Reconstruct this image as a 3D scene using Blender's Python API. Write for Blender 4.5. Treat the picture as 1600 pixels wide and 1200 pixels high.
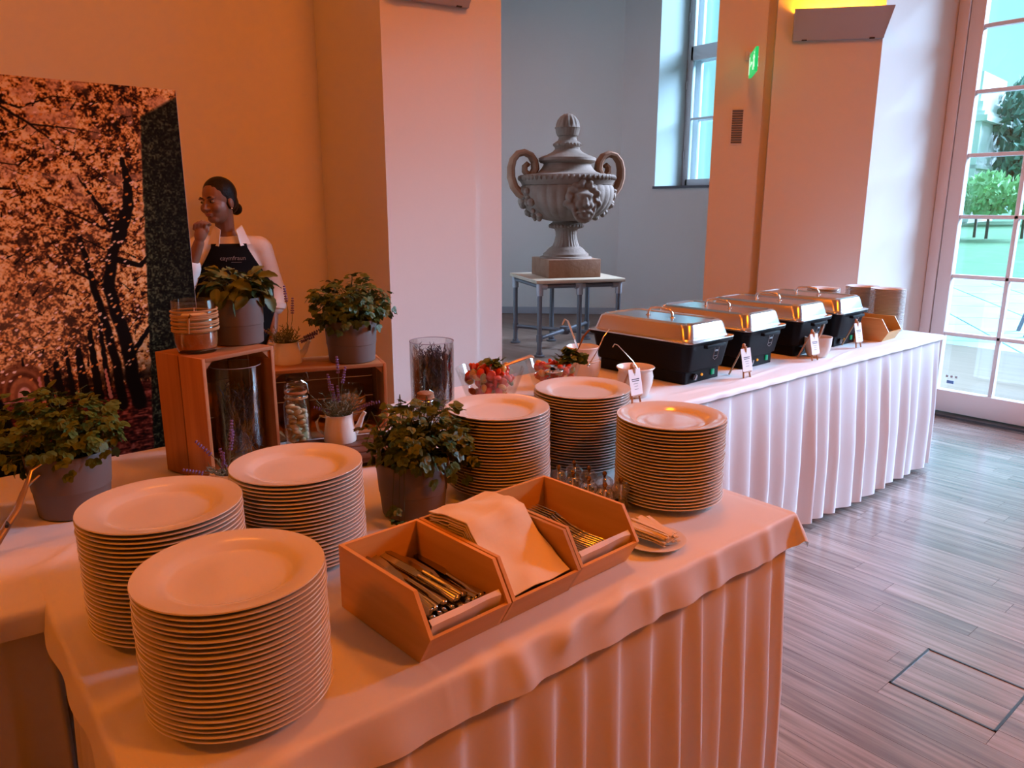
import bpy, bmesh, math, random
import numpy as np
from mathutils import Vector, Matrix, Euler, noise as mnoise
rnd = random.Random(7)
PI = math.pi
sc = bpy.context.scene
for o in list(bpy.data.objects): bpy.data.objects.remove(o)
COL = sc.collection

# ------------------------------------------------------------------ camera
cd = bpy.data.cameras.new('camera'); cam = bpy.data.objects.new('camera', cd); COL.objects.link(cam)
cd.sensor_fit = 'HORIZONTAL'; cd.sensor_width = 36.0; cd.lens = 1180 / 1600 * 36
cd.clip_start = 0.05; cd.clip_end = 400
cam.location = (0, 0, 1.45)
cam.rotation_euler = (PI / 2 - math.atan(278 / 1180), 0, -math.radians(90 - 50.3))
sc.camera = cam

# ------------------------------------------------------------------ world, daylight, exposure
sc.view_settings.view_transform = 'Standard'; sc.view_settings.look = 'None'
sc.view_settings.gamma = 1.0; sc.view_settings.use_curve_mapping = False
sc.view_settings.exposure = 0.0
sc.cycles.use_denoising = True
sc.cycles.max_bounces = 8; sc.cycles.transparent_max_bounces = 24
sc.cycles.diffuse_bounces = 2; sc.cycles.glossy_bounces = 4
sc.cycles.sample_clamp_indirect = 6.0
sc.cycles.caustics_reflective = False; sc.cycles.caustics_refractive = False
w = bpy.data.worlds.new('sky'); sc.world = w; w.use_nodes = True
bg = w.node_tree.nodes['Background']
bg.inputs['Color'].default_value = (0.42, 0.86, 1.0, 1); bg.inputs['Strength'].default_value = 1.4

def area(name, loc, rot, sx, sy, power, color, shape='RECTANGLE', portal=False, spread=PI):
    l = bpy.data.lights.new(name, 'AREA'); l.shape = shape; l.size = sx; l.size_y = sy
    l.energy = power; l.color = color; l.spread = spread
    if portal: l.cycles.is_portal = True
    o = bpy.data.objects.new(name, l); COL.objects.link(o); o.location = loc; o.rotation_euler = rot
    return o
DAY = (0.60, 0.70, 1.0)
AMBER = (1.0, 0.195, 0.002)
# daylight that enters by the glazed door in view and the recess window
area('door_daylight_portal', (5.78, 0.76, 1.8), (0, PI / 2, 0), 3.3, 3.0, 1, (1, 1, 1), portal=True)
area('recess_window_portal', (8.45, 5.85, 3.2), (0, PI / 2, 0), 3.0, 1.3, 1, (1, 1, 1), portal=True)
# hazy bright sky low in front of the glazed door: a very soft sun
sl = bpy.data.lights.new('hazy_sun', 'SUN'); sl.energy = 35.0; sl.color = (0.48, 0.66, 1.0); sl.angle = math.radians(36)
so_ = bpy.data.objects.new('hazy_sun', sl); COL.objects.link(so_)
so_.rotation_euler = Vector((-0.81, 0.47, -0.54)).to_track_quat('-Z', 'Y').to_euler()

# ------------------------------------------------------------------ helpers
def M(name, base, rough=0.6, metal=0.0, spec=0.5, n=None, bump=0.0, bscale=60.0, coat=0.0, trans=0.0, emit=None, es=0.0, alpha=1.0, vary=None, vscale=3.0, stretch=None, sheen=0.0, sss=0.0):
    m = bpy.data.materials.new(name); m.use_nodes = True; nt = m.node_tree
    p = nt.nodes['Principled BSDF']
    p.inputs['Base Color'].default_value = (*base, 1); p.inputs['Roughness'].default_value = rough
    p.inputs['Metallic'].default_value = metal; p.inputs['Specular IOR Level'].default_value = spec
    p.inputs['Coat Weight'].default_value = coat; p.inputs['Sheen Weight'].default_value = sheen
    if sss: p.inputs['Subsurface Weight'].default_value = sss; p.inputs['Subsurface Radius'].default_value = (0.01, 0.005, 0.003)
    if emit: p.inputs['Emission Color'].default_value = (*emit, 1); p.inputs['Emission Strength'].default_value = es
    if vary or bump:
        tc = nt.nodes.new('ShaderNodeTexCoord'); mp = nt.nodes.new('ShaderNodeMapping')
        nt.links.new(tc.outputs['Object'], mp.inputs['Vector'])
        if stretch: mp.inputs['Scale'].default_value = stretch
        if vary:
            nz = nt.nodes.new('ShaderNodeTexNoise'); nz.inputs['Scale'].default_value = vscale; nz.inputs['Detail'].default_value = 6
            nt.links.new(mp.outputs['Vector'], nz.inputs['Vector'])
            cr = nt.nodes.new('ShaderNodeValToRGB')
            cr.color_ramp.elements[0].position = 0.32; cr.color_ramp.elements[1].position = 0.68
            cr.color_ramp.elements[0].color = (*base, 1); cr.color_ramp.elements[1].color = (*vary, 1)
            nt.links.new(nz.outputs['Fac'], cr.inputs['Fac']); nt.links.new(cr.outputs['Color'], p.inputs['Base Color'])
        if bump:
            nb = nt.nodes.new('ShaderNodeTexNoise'); nb.inputs['Scale'].default_value = bscale; nb.inputs['Detail'].default_value = 4
            nt.links.new(mp.outputs['Vector'], nb.inputs['Vector'])
            b = nt.nodes.new('ShaderNodeBump'); b.inputs['Strength'].default_value = bump; b.inputs['Distance'].default_value = 0.01
            nt.links.new(nb.outputs['Fac'], b.inputs['Height']); nt.links.new(b.outputs['Normal'], p.inputs['Normal'])
    return m

def glassmat(name, tint=(0.96, 0.98, 0.98), refl=0.10, rough=0.02, fres=0.38):
    m = bpy.data.materials.new(name); m.use_nodes = True; nt = m.node_tree; nt.nodes.clear()
    out = nt.nodes.new('ShaderNodeOutputMaterial'); mx = nt.nodes.new('ShaderNodeMixShader')
    t = nt.nodes.new('ShaderNodeBsdfTransparent'); t.inputs['Color'].default_value = (*tint, 1)
    g = nt.nodes.new('ShaderNodeBsdfGlossy'); g.inputs['Roughness'].default_value = rough
    lw = nt.nodes.new('ShaderNodeLayerWeight'); lw.inputs['Blend'].default_value = 0.35
    mm = nt.nodes.new('ShaderNodeMath'); mm.operation = 'MULTIPLY'; mm.inputs[1].default_value = fres
    ma = nt.nodes.new('ShaderNodeMath'); ma.operation = 'ADD'; ma.inputs[1].default_value = refl * 0.4; ma.use_clamp = True
    nt.links.new(lw.outputs['Fresnel'], mm.inputs[0]); nt.links.new(mm.outputs[0], ma.inputs[0])
    nt.links.new(ma.outputs[0], mx.inputs['Fac']); nt.links.new(t.outputs[0], mx.inputs[1]); nt.links.new(g.outputs[0], mx.inputs[2])
    nt.links.new(mx.outputs[0], out.inputs['Surface'])
    return m

def woodmat(name, c1, c2, axis=0, rough=0.45, scale=1.0, rand=True):
    """streaky wood, grain along the given object axis, each piece a little different"""
    m = bpy.data.materials.new(name); m.use_nodes = True; nt = m.node_tree; p = nt.nodes['Principled BSDF']
    tc = nt.nodes.new('ShaderNodeTexCoord'); mp = nt.nodes.new('ShaderNodeMapping')
    s = [60.0 * scale] * 3; s[axis] = 3.0 * scale; mp.inputs['Scale'].default_value = s
    nt.links.new(tc.outputs['Object'], mp.inputs['Vector'])
    nz = nt.nodes.new('ShaderNodeTexNoise'); nz.inputs['Scale'].default_value = 1.0; nz.inputs['Detail'].default_value = 5
    nt.links.new(mp.outputs['Vector'], nz.inputs['Vector'])
    if rand:
        oi = nt.nodes.new('ShaderNodeObjectInfo'); vm = nt.nodes.new('ShaderNodeVectorMath'); vm.operation = 'SCALE'
        cmb = nt.nodes.new('ShaderNodeCombineXYZ')
        for i in range(3): nt.links.new(oi.outputs['Random'], cmb.inputs[i])
        nt.links.new(cmb.outputs[0], vm.inputs[0]); vm.inputs['Scale'].default_value = 50
        nt.links.new(vm.outputs[0], mp.inputs['Location'])
    cr = nt.nodes.new('ShaderNodeValToRGB'); cr.color_ramp.elements[0].position = 0.3; cr.color_ramp.elements[1].position = 0.7
    cr.color_ramp.elements[0].color = (*c1, 1); cr.color_ramp.elements[1].color = (*c2, 1)
    nt.links.new(nz.outputs['Fac'], cr.inputs['Fac'])
    if rand:
        hs = nt.nodes.new('ShaderNodeHueSaturation'); mr = nt.nodes.new('ShaderNodeMapRange')
        mr.inputs['To Min'].default_value = 0.8; mr.inputs['To Max'].default_value = 1.18
        nt.links.new(oi.outputs['Random'], mr.inputs['Value']); nt.links.new(mr.outputs[0], hs.inputs['Value'])
        nt.links.new(cr.outputs['Color'], hs.inputs['Color']); nt.links.new(hs.outputs['Color'], p.inputs['Base Color'])
    else: nt.links.new(cr.outputs['Color'], p.inputs['Base Color'])
    b = nt.nodes.new('ShaderNodeBump'); b.inputs['Strength'].default_value = 0.15; b.inputs['Distance'].default_value = 0.003
    nt.links.new(nz.outputs['Fac'], b.inputs['Height']); nt.links.new(b.outputs['Normal'], p.inputs['Normal'])
    p.inputs['Roughness'].default_value = rough
    return m

def RZ(a): return Matrix.Rotation(a, 3, 'Z')
def RX(a): return Matrix.Rotation(a, 3, 'X')
def RY(a): return Matrix.Rotation(a, 3, 'Y')

class MB:
    def __init__(s): s.v = []; s.f = []
    def add(s, vs, fs, R=None, t=(0, 0, 0)):
        o = len(s.v); t = Vector(t)
        for q in vs:
            q = Vector(q)
            if R is not None: q = R @ q
            s.v.append(tuple(q + t))
        s.f += [tuple(i + o for i in fc) for fc in fs]
        return s
    def box(s, c, d, R=None, bev=0.0):
        x, y, z = d[0] / 2, d[1] / 2, d[2] / 2
        if bev <= 0:
            vs = [(-x, -y, -z), (x, -y, -z), (x, y, -z), (-x, y, -z), (-x, -y, z), (x, -y, z), (x, y, z), (-x, y, z)]
            fs = [(0, 3, 2, 1), (4, 5, 6, 7), (0, 1, 5, 4), (1, 2, 6, 5), (2, 3, 7, 6), (3, 0, 4, 7)]
        else:
            bm = bmesh.new(); bmesh.ops.create_cube(bm, size=1.0)
            for q in bm.verts: q.co = Vector((q.co.x * d[0], q.co.y * d[1], q.co.z * d[2]))
            bmesh.ops.bevel(bm, geom=bm.edges[:], offset=bev, segments=2, affect='EDGES', profile=0.5)
            bm.verts.index_update()
            vs = [tuple(q.co) for q in bm.verts]; fs = [tuple(q.index for q in fc.verts) for fc in bm.faces]; bm.free()
        return s.add(vs, fs, R, c)
    def prism(s, poly, z0, z1, R=None, t=(0, 0, 0)):
        n = len(poly); vs = [(x, y, z0) for x, y in poly] + [(x, y, z1) for x, y in poly]
        fs = [tuple(range(n))[::-1], tuple(range(n, 2 * n))] + [(i, (i + 1) % n, n + (i + 1) % n, n + i) for i in range(n)]
        return s.add(vs, fs, R, t)
    def lathe(s, prof, n=32, R=None, t=(0, 0, 0), mod=None, close=False):
        vs = []; fs = []; m = len(prof)
        for j, (r, z) in enumerate(prof):
            for i in range(n):
                a = 2 * PI * i / n; rr = max(r, 1e-4)
                if mod: rr, zz = mod(rr, z, a)
                else: zz = z
                vs.append((rr * math.cos(a), rr * math.sin(a), zz))
        for j in range(m - 1 + (1 if close else 0)):
            for i in range(n):
                a, b = j * n + i, j * n + (i + 1) % n; j2 = (j + 1) % m
                fs.append((a, b, j2 * n + (i + 1) % n, j2 * n + i))
        return s.add(vs, fs, R, t)
    def tube(s, pts, r, n=8, cap=True, flat=1.0, up=None):
        pts = [Vector(q) for q in pts]; m = len(pts); vs = []; fs = []
        rs = r if isinstance(r, (list, tuple)) else [r] * m
        ref = Vector(up) if up else Vector((0, 0, 1))
        for j in range(m):
            d = (pts[min(j + 1, m - 1)] - pts[max(j - 1, 0)]).normalized()
            if abs(d.dot(ref)) > 0.97 and not up: ref = Vector((1, 0, 0))
            a = d.cross(ref).normalized(); b = a.cross(d).normalized()
            for i in range(n):
                t = 2 * PI * i / n
                vs.append(tuple(pts[j] + a * (rs[j] * math.cos(t)) + b * (rs[j] * flat * math.sin(t))))
        for j in range(m - 1):
            for i in range(n):
                fs.append((j * n + i, j * n + (i + 1) % n, (j + 1) * n + (i + 1) % n, (j + 1) * n + i))
        if cap: fs += [tuple(range(n))[::-1], tuple(range((m - 1) * n, m * n))]
        return s.add(vs, fs)
    def ell(s, c, r, R=None, nu=16, nv=10):
        if not isinstance(r, (list, tuple)): r = (r, r, r)
        vs = [(0, 0, -r[2])]; fs = []
        for j in range(1, nv):
            p = -PI / 2 + PI * j / nv
            for i in range(nu):
                a = 2 * PI * i / nu; vs.append((r[0] * math.cos(p) * math.cos(a), r[1] * math.cos(p) * math.sin(a), r[2] * math.sin(p)))
        vs.append((0, 0, r[2])); L = len(vs) - 1
        for i in range(nu):
            fs.append((0, 1 + (i + 1) % nu, 1 + i)); b = 1 + (nv - 2) * nu
            fs.append((L, b + i, b + (i + 1) % nu))
        for j in range(nv - 2):
            for i in range(nu):
                a = 1 + j * nu; fs.append((a + i, a + (i + 1) % nu, a + nu + (i + 1) % nu, a + nu + i))
        return s.add(vs, fs, R, c)
    def grid(s, fn, nu, nv):
        vs = [tuple(fn(i / nu, j / nv)) for j in range(nv + 1) for i in range(nu + 1)]
        fs = [(j * (nu + 1) + i, j * (nu + 1) + i + 1, (j + 1) * (nu + 1) + i + 1, (j + 1) * (nu + 1) + i) for j in range(nv) for i in range(nu)]
        return s.add(vs, fs)
    def mesh(s, name, mat, smooth=40):
        me = bpy.data.meshes.new(name); me.from_pydata(s.v, [], s.f); me.update()
        if mat: me.materials.append(mat)
        if smooth:
            me.shade_smooth()
            me.set_sharp_from_angle(angle=math.radians(smooth))
        return me
    def build(s, name, mat, parent=None, smooth=40, loc=None, rot=None):
        return link(name, s.mesh(name, mat, smooth), parent, loc, rot)

def link(name, me, parent=None, loc=None, rot=None):
    o = bpy.data.objects.new(name, me); COL.objects.link(o)
    if parent: o.parent = parent
    if loc is not None: o.location = loc
    if rot is not None: o.rotation_euler = rot
    return o
def tag(o, label, cat, group=None):
    o['label'] = label; o['category'] = cat
    if group: o['group'] = group
    return o
def thing(name, label, cat, loc=(0, 0, 0), rz=0.0, group=None):
    o = bpy.data.objects.new(name, None); COL.objects.link(o); o.empty_display_size = 0.05
    o.location = loc; o.rotation_euler = (0, 0, rz)
    return tag(o, label, cat, group)
def struct(o): o['kind'] = 'structure'; return o
def copy_tree(o, parent=None):
    c = o.copy(); COL.objects.link(c); c.parent = parent
    for ch in o.children: copy_tree(ch, c)
    return c
def remesh(mb, voxel, it=4, fac=0.5):
    me = mb.mesh('tmp', None, 0); o = bpy.data.objects.new('tmp', me); COL.objects.link(o)
    md = o.modifiers.new('r', 'REMESH'); md.mode = 'VOXEL'; md.voxel_size = voxel
    ms = o.modifiers.new('s', 'SMOOTH'); ms.iterations = it; ms.factor = fac
    dg = bpy.context.evaluated_depsgraph_get(); dg.update()
    r = bpy.data.meshes.new_from_object(o.evaluated_get(dg))
    bpy.data.objects.remove(o); bpy.data.meshes.remove(me)
    r.materials.clear(); r.shade_smooth()
    return r

# ------------------------------------------------------------------ materials
m_wall = M('white_plaster', (0.80, 0.775, 0.73), 0.85, bump=0.05, bscale=25)
m_ceil = M('ceiling_paint', (0.80, 0.79, 0.77), 0.9)
m_frame = M('white_lacquer', (0.78, 0.77, 0.78), 0.4)
m_dark = M('dark_gap', (0.02, 0.02, 0.02), 0.6)
m_cloth = M('white_tablecloth', (0.80, 0.79, 0.78), 0.55, bump=0.12, bscale=9, sheen=0.15)
m_skirt = M('white_skirt', (0.78, 0.77, 0.78), 0.6, bump=0.06, bscale=14, sheen=0.15)
m_plate = M('white_porcelain', (0.78, 0.76, 0.72), 0.09, spec=0.6)
m_ceram = M('cream_ceramic', (0.80, 0.76, 0.70), 0.28)
m_enam = M('white_enamel', (0.82, 0.79, 0.72), 0.22)
m_pot = M('taupe_plastic_pot', (0.17, 0.14, 0.13), 0.55, spec=.3)
m_soil = M('potting_soil', (0.03, 0.02, 0.012), 0.95, bump=0.6, bscale=120)
m_leaf = M('parsley_leaf', (0.06, 0.105, 0.014), 0.5, vary=(0.115, 0.18, 0.025), vscale=30)
m_leafd = M('dark_parsley_leaf', (0.042, 0.085, 0.016), 0.42, vary=(0.095, 0.16, 0.032), vscale=30)
m_basil = M('basil_leaf', (0.07, 0.11, 0.03), 0.45, vary=(0.14, 0.19, 0.06), vscale=25)
m_stem = M('green_stem', (0.06, 0.08, 0.02), 0.6)
m_lav = M('lavender_flower', (0.16, 0.10, 0.34), 0.7, vary=(0.26, 0.17, 0.48), vscale=120)
m_lavst = M('lavender_foliage', (0.10, 0.13, 0.08), 0.7, vary=(0.16, 0.18, 0.12), vscale=60)
m_dried = M('dried_lavender', (0.035, 0.032, 0.045), 0.85, vary=(0.09, 0.075, 0.12), vscale=90)
m_bamboo = woodmat('bamboo', (0.66, 0.36, 0.11), (0.76, 0.45, 0.16), axis=1, rough=0.4, scale=0.7)
m_bamboox = woodmat('bamboo_cross', (0.66, 0.36, 0.11), (0.76, 0.45, 0.16), axis=0, rough=0.4, scale=0.7)
m_crate = woodmat('crate_pine', (0.36, 0.13, 0.04), (0.56, 0.25, 0.09), axis=2, rough=0.6, scale=0.6)
m_cratex = woodmat('crate_pine_cross', (0.36, 0.14, 0.045), (0.52, 0.24, 0.09), axis=0, rough=0.6, scale=0.6)
m_cratey = woodmat('crate_pine_side', (0.34, 0.13, 0.045), (0.50, 0.22, 0.08), axis=1, rough=0.6, scale=0.6)
m_darkw = woodmat('dark_stained_wood', (0.07, 0.028, 0.014), (0.15, 0.06, 0.03), axis=0, rough=0.5, scale=0.6)
m_steel = M('polished_steel', (0.78, 0.76, 0.74), 0.16, metal=1.0)
m_lid = M('brushed_lid_steel', (0.72, 0.70, 0.68), 0.22, metal=1.0)
m_cut = M('cutlery_steel', (0.45, 0.43, 0.42), 0.18, metal=1.0)
m_black = M('black_plastic', (0.005, 0.005, 0.0065), 0.5, spec=0.12)
m_blackg = M('black_gloss', (0.012, 0.012, 0.014), 0.2)
m_napkin = M('cream_napkin', (0.88, 0.80, 0.60), 0.8, bump=0.05, bscale=30)
m_paper = M('white_paper', (0.86, 0.85, 0.86), 0.7)
m_ink = M('black_ink', (0.05, 0.05, 0.07), 0.7)
m_pegw = M('easel_wood', (0.45, 0.24, 0.12), 0.6)
m_glass = glassmat('clear_glass')
m_pane = glassmat('window_glass', (0.90, 0.97, 0.97), 0.10)
m_bowlg = glassmat('bowl_glass', (0.97, 0.97, 0.96), 0.02, fres=0.2)
m_urn = M('brown_sandstone', (0.17, 0.112, 0.076), 0.8, bump=0.25, bscale=40, vary=(0.26, 0.185, 0.135), vscale=5)
m_urnp = M('plinth_sandstone', (0.22, 0.095, 0.045), 0.85, bump=0.3, bscale=30, vary=(0.29, 0.145, 0.08), vscale=8)
m_pipe = M('grey_steel_pipe', (0.15, 0.155, 0.17), 0.45, metal=0.5)
m_joint = M('galvanised_joint', (0.40, 0.39, 0.40), 0.5, metal=0.4)
m_ttop = woodmat('pale_tabletop', (0.44, 0.33, 0.22), (0.54, 0.42, 0.29), axis=0, rough=0.5, scale=0.3)
m_wax = M('cream_wax', (0.85, 0.72, 0.50), 0.5, sss=0.3)
m_gel = M('orange_sand', (0.60, 0.20, 0.05), 0.7, bump=0.3, bscale=200)
m_twine = M('jute_twine', (0.50, 0.33, 0.17), 0.85)
m_cookie = M('cream_meringue', (0.86, 0.68, 0.40), 0.7)
m_nut = M('brown_nut', (0.32, 0.16, 0.08), 0.6)
m_cork = M('cork', (0.30, 0.17, 0.09), 0.9, bump=0.4, bscale=150)
m_tom = M('tomato', (0.62, 0.045, 0.012), 0.25)
m_cuc = M('cucumber', (0.26, 0.24, 0.08), 0.4)
m_pep = M('yellow_pepper', (0.60, 0.32, 0.06), 0.35)
m_copper = M('copper_handle', (0.62, 0.36, 0.20), 0.3, metal=0.7)

# ------------------------------------------------------------------ room shell
H = 5.0
def wallprism(name, poly, z0, z1, mat=None):
    mb = MB(); mb.prism(poly, z0, z1)
    return struct(mb.build(name, mat or m_wall, smooth=0))
# floor with its boards
m_floor = woodmat('floor_far', (0.165, 0.105, 0.075), (0.24, 0.16, 0.12), axis=1, rough=0.4, scale=0.25, rand=False)
m_plank = woodmat('floor_board', (0.17, 0.13, 0.115), (0.40, 0.325, 0.29), axis=1, rough=0.26, scale=0.9)
m_plank.node_tree.nodes['Principled BSDF'].inputs['Coat Weight'].default_value = 0.8; m_plank.node_tree.nodes['Principled BSDF'].inputs['Coat Roughness'].default_value = 0.22
mb = MB(); mb.box((1.6, 3.0, -0.06), (14.4, 15.4, 0.112)); floor = struct(mb.build('floor', m_floor, smooth=0))
PW = 0.092
pm = {}
def plank(x0, x1, y0, y1):
    key = (round(x1 - x0, 4), round(y1 - y0, 4))
    if key not in pm:
        b = MB(); b.box((0, 0, -0.002), (key[0] - 0.0012, key[1] - 0.0012, 0.004)); pm[key] = b.mesh('floor_plank', m_plank, 0)
    o = link('plank', pm[key], floor, ((x0 + x1) / 2, (y0 + y1) / 2, 0.0)); return o
HX0, HX1, HY0, HY1 = 2.238, 2.530, 0.552, 0.852
x = 1.15 - 0.0; k = 0
while x < 5.62:
    y = -0.95 - rnd.random() * 0.9; x1 = x + PW
    yl = 2.26 if x > 4.3 else 1.78
    while y < yl - .03:
        y1 = y + 1.3
        a, b = max(y, -1.0), min(y1, yl)
        if b - a > 0.05:
            if x1 > HX0 and x < HX1 and b > HY0 and a < HY1:
                if HY0 - a > 0.03: plank(x, x1, a, HY0)
                if b - HY1 > 0.03: plank(x, x1, HY1, b)
                if x < HX0 - 0.01: plank(x, HX0, max(a, HY0), min(b, HY1))
                if x1 > HX1 + 0.01: plank(HX1, x1, max(a, HY0), min(b, HY1))
            else: plank(x, x1, a, b)
        y = y1
    x = x1
# floor box lid let into the boards
hatch = thing('floor_hatch', 'square floor outlet cover with dark metal edge set into the floor boards', 'floor hatch', ((HX0 + HX1) / 2, (HY0 + HY1) / 2, 0))
m_hedge = M('hatch_edge', (0.10, 0.10, 0.11), 0.3, metal=0.8)
for sx, sy, lx, ly in [(-1, 0, .007, .30), (1, 0, .007, .30), (0, -1, .292, .007), (0, 1, .292, .007)]:
    b = MB(); b.box((sx * .1425, sy * .1465, -0.0005), (lx, ly, 0.005)); b.build('edge_strip', m_hedge, hatch, 0)
xx = -0.139
for wd in (0.045, 0.092, 0.092, 0.049):
    b = MB(); b.box((0, 0, -0.0025), (wd - 0.0012, 0.286, 0.004)); b.build('plank', m_plank, hatch, 0, loc=(xx + wd / 2, 0, 0)); xx += wd

mb = MB(); mb.box((1.6, 3.0, H + 0.05), (14.4, 15.4, 0.1)); struct(mb.build('ceiling', m_ceil, smooth=0))
wallprism('wall_left', [(-5.2, -4.7), (-5, -4.7), (-5, 4.5), (-5.2, 4.5)], 0, H)
wallprism('wall_back', [(-5, 4.3), (2.108, 4.3), (2.108, 4.5), (-5, 4.5)], 0, H)
# pillar on the left of the opening, stepped at its right hand end
pd = Vector((0.9857, -0.1685)); pn = Vector((-0.1685, -0.9857))
p0 = Vector((2.108, 3.57)); pa = p0 + pd * 0.527; pb = pa - pn * 0.022; pc = p0 + pd * 0.704 - pn * 0.022
wallprism('wall_pillar', [tuple(p0), tuple(pa), tuple(pb), tuple(pc), (3.35, 4.25), (3.1, 4.5), (2.108, 4.5)], 0, H)
# recess behind the opening
wallprism('wall_recess_left', [(3.1, 4.5), (3.25, 4.4), (5.5, 9.35), (5.3, 9.5)], 0, H)
wallprism('wall_recess_back', [(5.2, 9.52), (7.7, 7.04), (7.85, 7.2), (5.35, 9.66)], 0, H)
WX0, WX1, WY0, WY1, WZ0 = 7.7, 8.5, 5.15, 6.45, 1.69
wallprism('wall_recess_right', [(WX0, WY1), (WX1, WY1), (WX1, 7.2), (WX0, 7.2)], 0, H)
wallprism('wall_recess_under_window', [(WX0, WY0), (WX1, WY0), (WX1, WY1), (WX0, WY1)], 0, WZ0)
wallprism('wall_recess_near', [(WX0, 4.95), (WX1, 4.95), (WX1, WY0), (WX0, WY0)], 0, H)
wallprism('wall_recess_near', [(WX0, 3.3), (WX1, 3.3), (WX1, 3.5), (WX0, 3.5)], 0, H)
wallprism('wall_recess_near', [(WX0, 3.5), (WX1, 3.5), (WX1, 4.95), (WX0, 4.95)], 0, WZ0)  # unseen opening left above it, added and widened to brighten the recess
# pilaster with a narrow groove, and the deep door reveal
q0 = Vector((4.877, 2.359)); qd = Vector((-0.649, 0.76)); qn = Vector((-0.76, -0.649))
g0 = q0 + qd * 0.6236; g1 = q0 + qd * 0.6735; qe = q0 + qd * 0.972
poly = [tuple(q0), (5.70, 2.272), (6.05, 2.272), (6.05, 3.3), (7.7, 3.3), (7.7, 3.7), (5.25, 3.7), tuple(qe - qn * 0.012), tuple(g1 - qn * 0.012), tuple(g1 - qn * 0.06), tuple(g0 - qn * 0.06), tuple(g0)]
wallprism('wall_pilaster', poly, 0, H)
# wall with the glazed doors
DU = 5.7
wallprism('wall_right', [(DU, -4.7), (DU + .35, -4.7), (DU + .35, -0.75), (DU, -0.75)], 0, H)
wallprism('wall_right_above_door', [(DU, -0.75), (DU + .35, -0.75), (DU + .35, 2.27), (DU, 2.27)], 3.42, H)
wallprism('wall_front', [(-5, -4.7), (DU, -4.7), (DU, -4.5), (-5, -4.5)], 0, H)

b = MB(); b.add([(5.2, 9.52, 0.0), (7.7, 7.04, 0.0), (7.688, 7.028, 0.0), (5.188, 9.508, 0.0), (5.2, 9.52, 0.09), (7.7, 7.04, 0.09), (7.688, 7.028, 0.09), (5.188, 9.508, 0.09)],
                [(3, 2, 6, 7), (7, 6, 5, 4)])
struct(b.build('baseboard_recess', M('grey_baseboard', (0.42, 0.42, 0.45), 0.6), smooth=0))
# recess window: sill, inner casement, outer casement
sill = MB(); sill.box((7.98, 5.8, WZ0 - 0.012), (0.62, 1.32, 0.03)); struct(sill.build('trim_1', M('slate_sill', (0.10, 0.11, 0.13), 0.5), smooth=0))
win = struct(bpy.data.objects.new('window_1', None)); COL.objects.link(win); win.location = (8.26, 5.8, WZ0)
def bar(parent, name, c, d, mat=m_frame, bev=0.006):
    b = MB(); b.box(c, d, bev=bev); return b.build(name, mat, parent, 40)
for dx, wd, mat in [(0.0, 0.055, m_frame), (0.17, 0.05, m_frame)]:
    bar(win, 'frame_stile', (dx, 0.60, 1.55), (0.06, wd * 1.6, 3.1)); bar(win, 'frame_stile', (dx, -0.60, 1.55), (0.06, wd * 1.6, 3.1))
    for z, hgt in [(0.05, 0.1), (1.62, 0.17), (3.05, 0.1)]: bar(win, 'frame_rail', (dx, 0, z), (0.06, 1.2, hgt))
    for z in (0.84,): bar(win, 'glazing_bar', (dx, 0, z), (0.03, 1.2, 0.028))
    bar(win, 'glazing_bar', (dx, 0.02, 1.55), (0.035, 0.07, 3.0))
    for y0, y1 in [(-0.57, 0.0), (0.05, 0.57)]:
        for z0, z1 in [(0.1, 0.83), (0.85, 1.54), (1.7, 3.0)]:
            b = MB(); b.box((dx, (y0 + y1) / 2, (z0 + z1) / 2), (0.004, y1 - y0, z1 - z0)); b.build('pane', m_pane, win, 0)
for z in (0.35, 1.2, 2.0):
    b = MB(); b.tube([(-0.035, 0.63, z), (-0.035, 0.63, z + 0.1)], 0.012, 8); b.build('hinge', m_frame, win)

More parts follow.
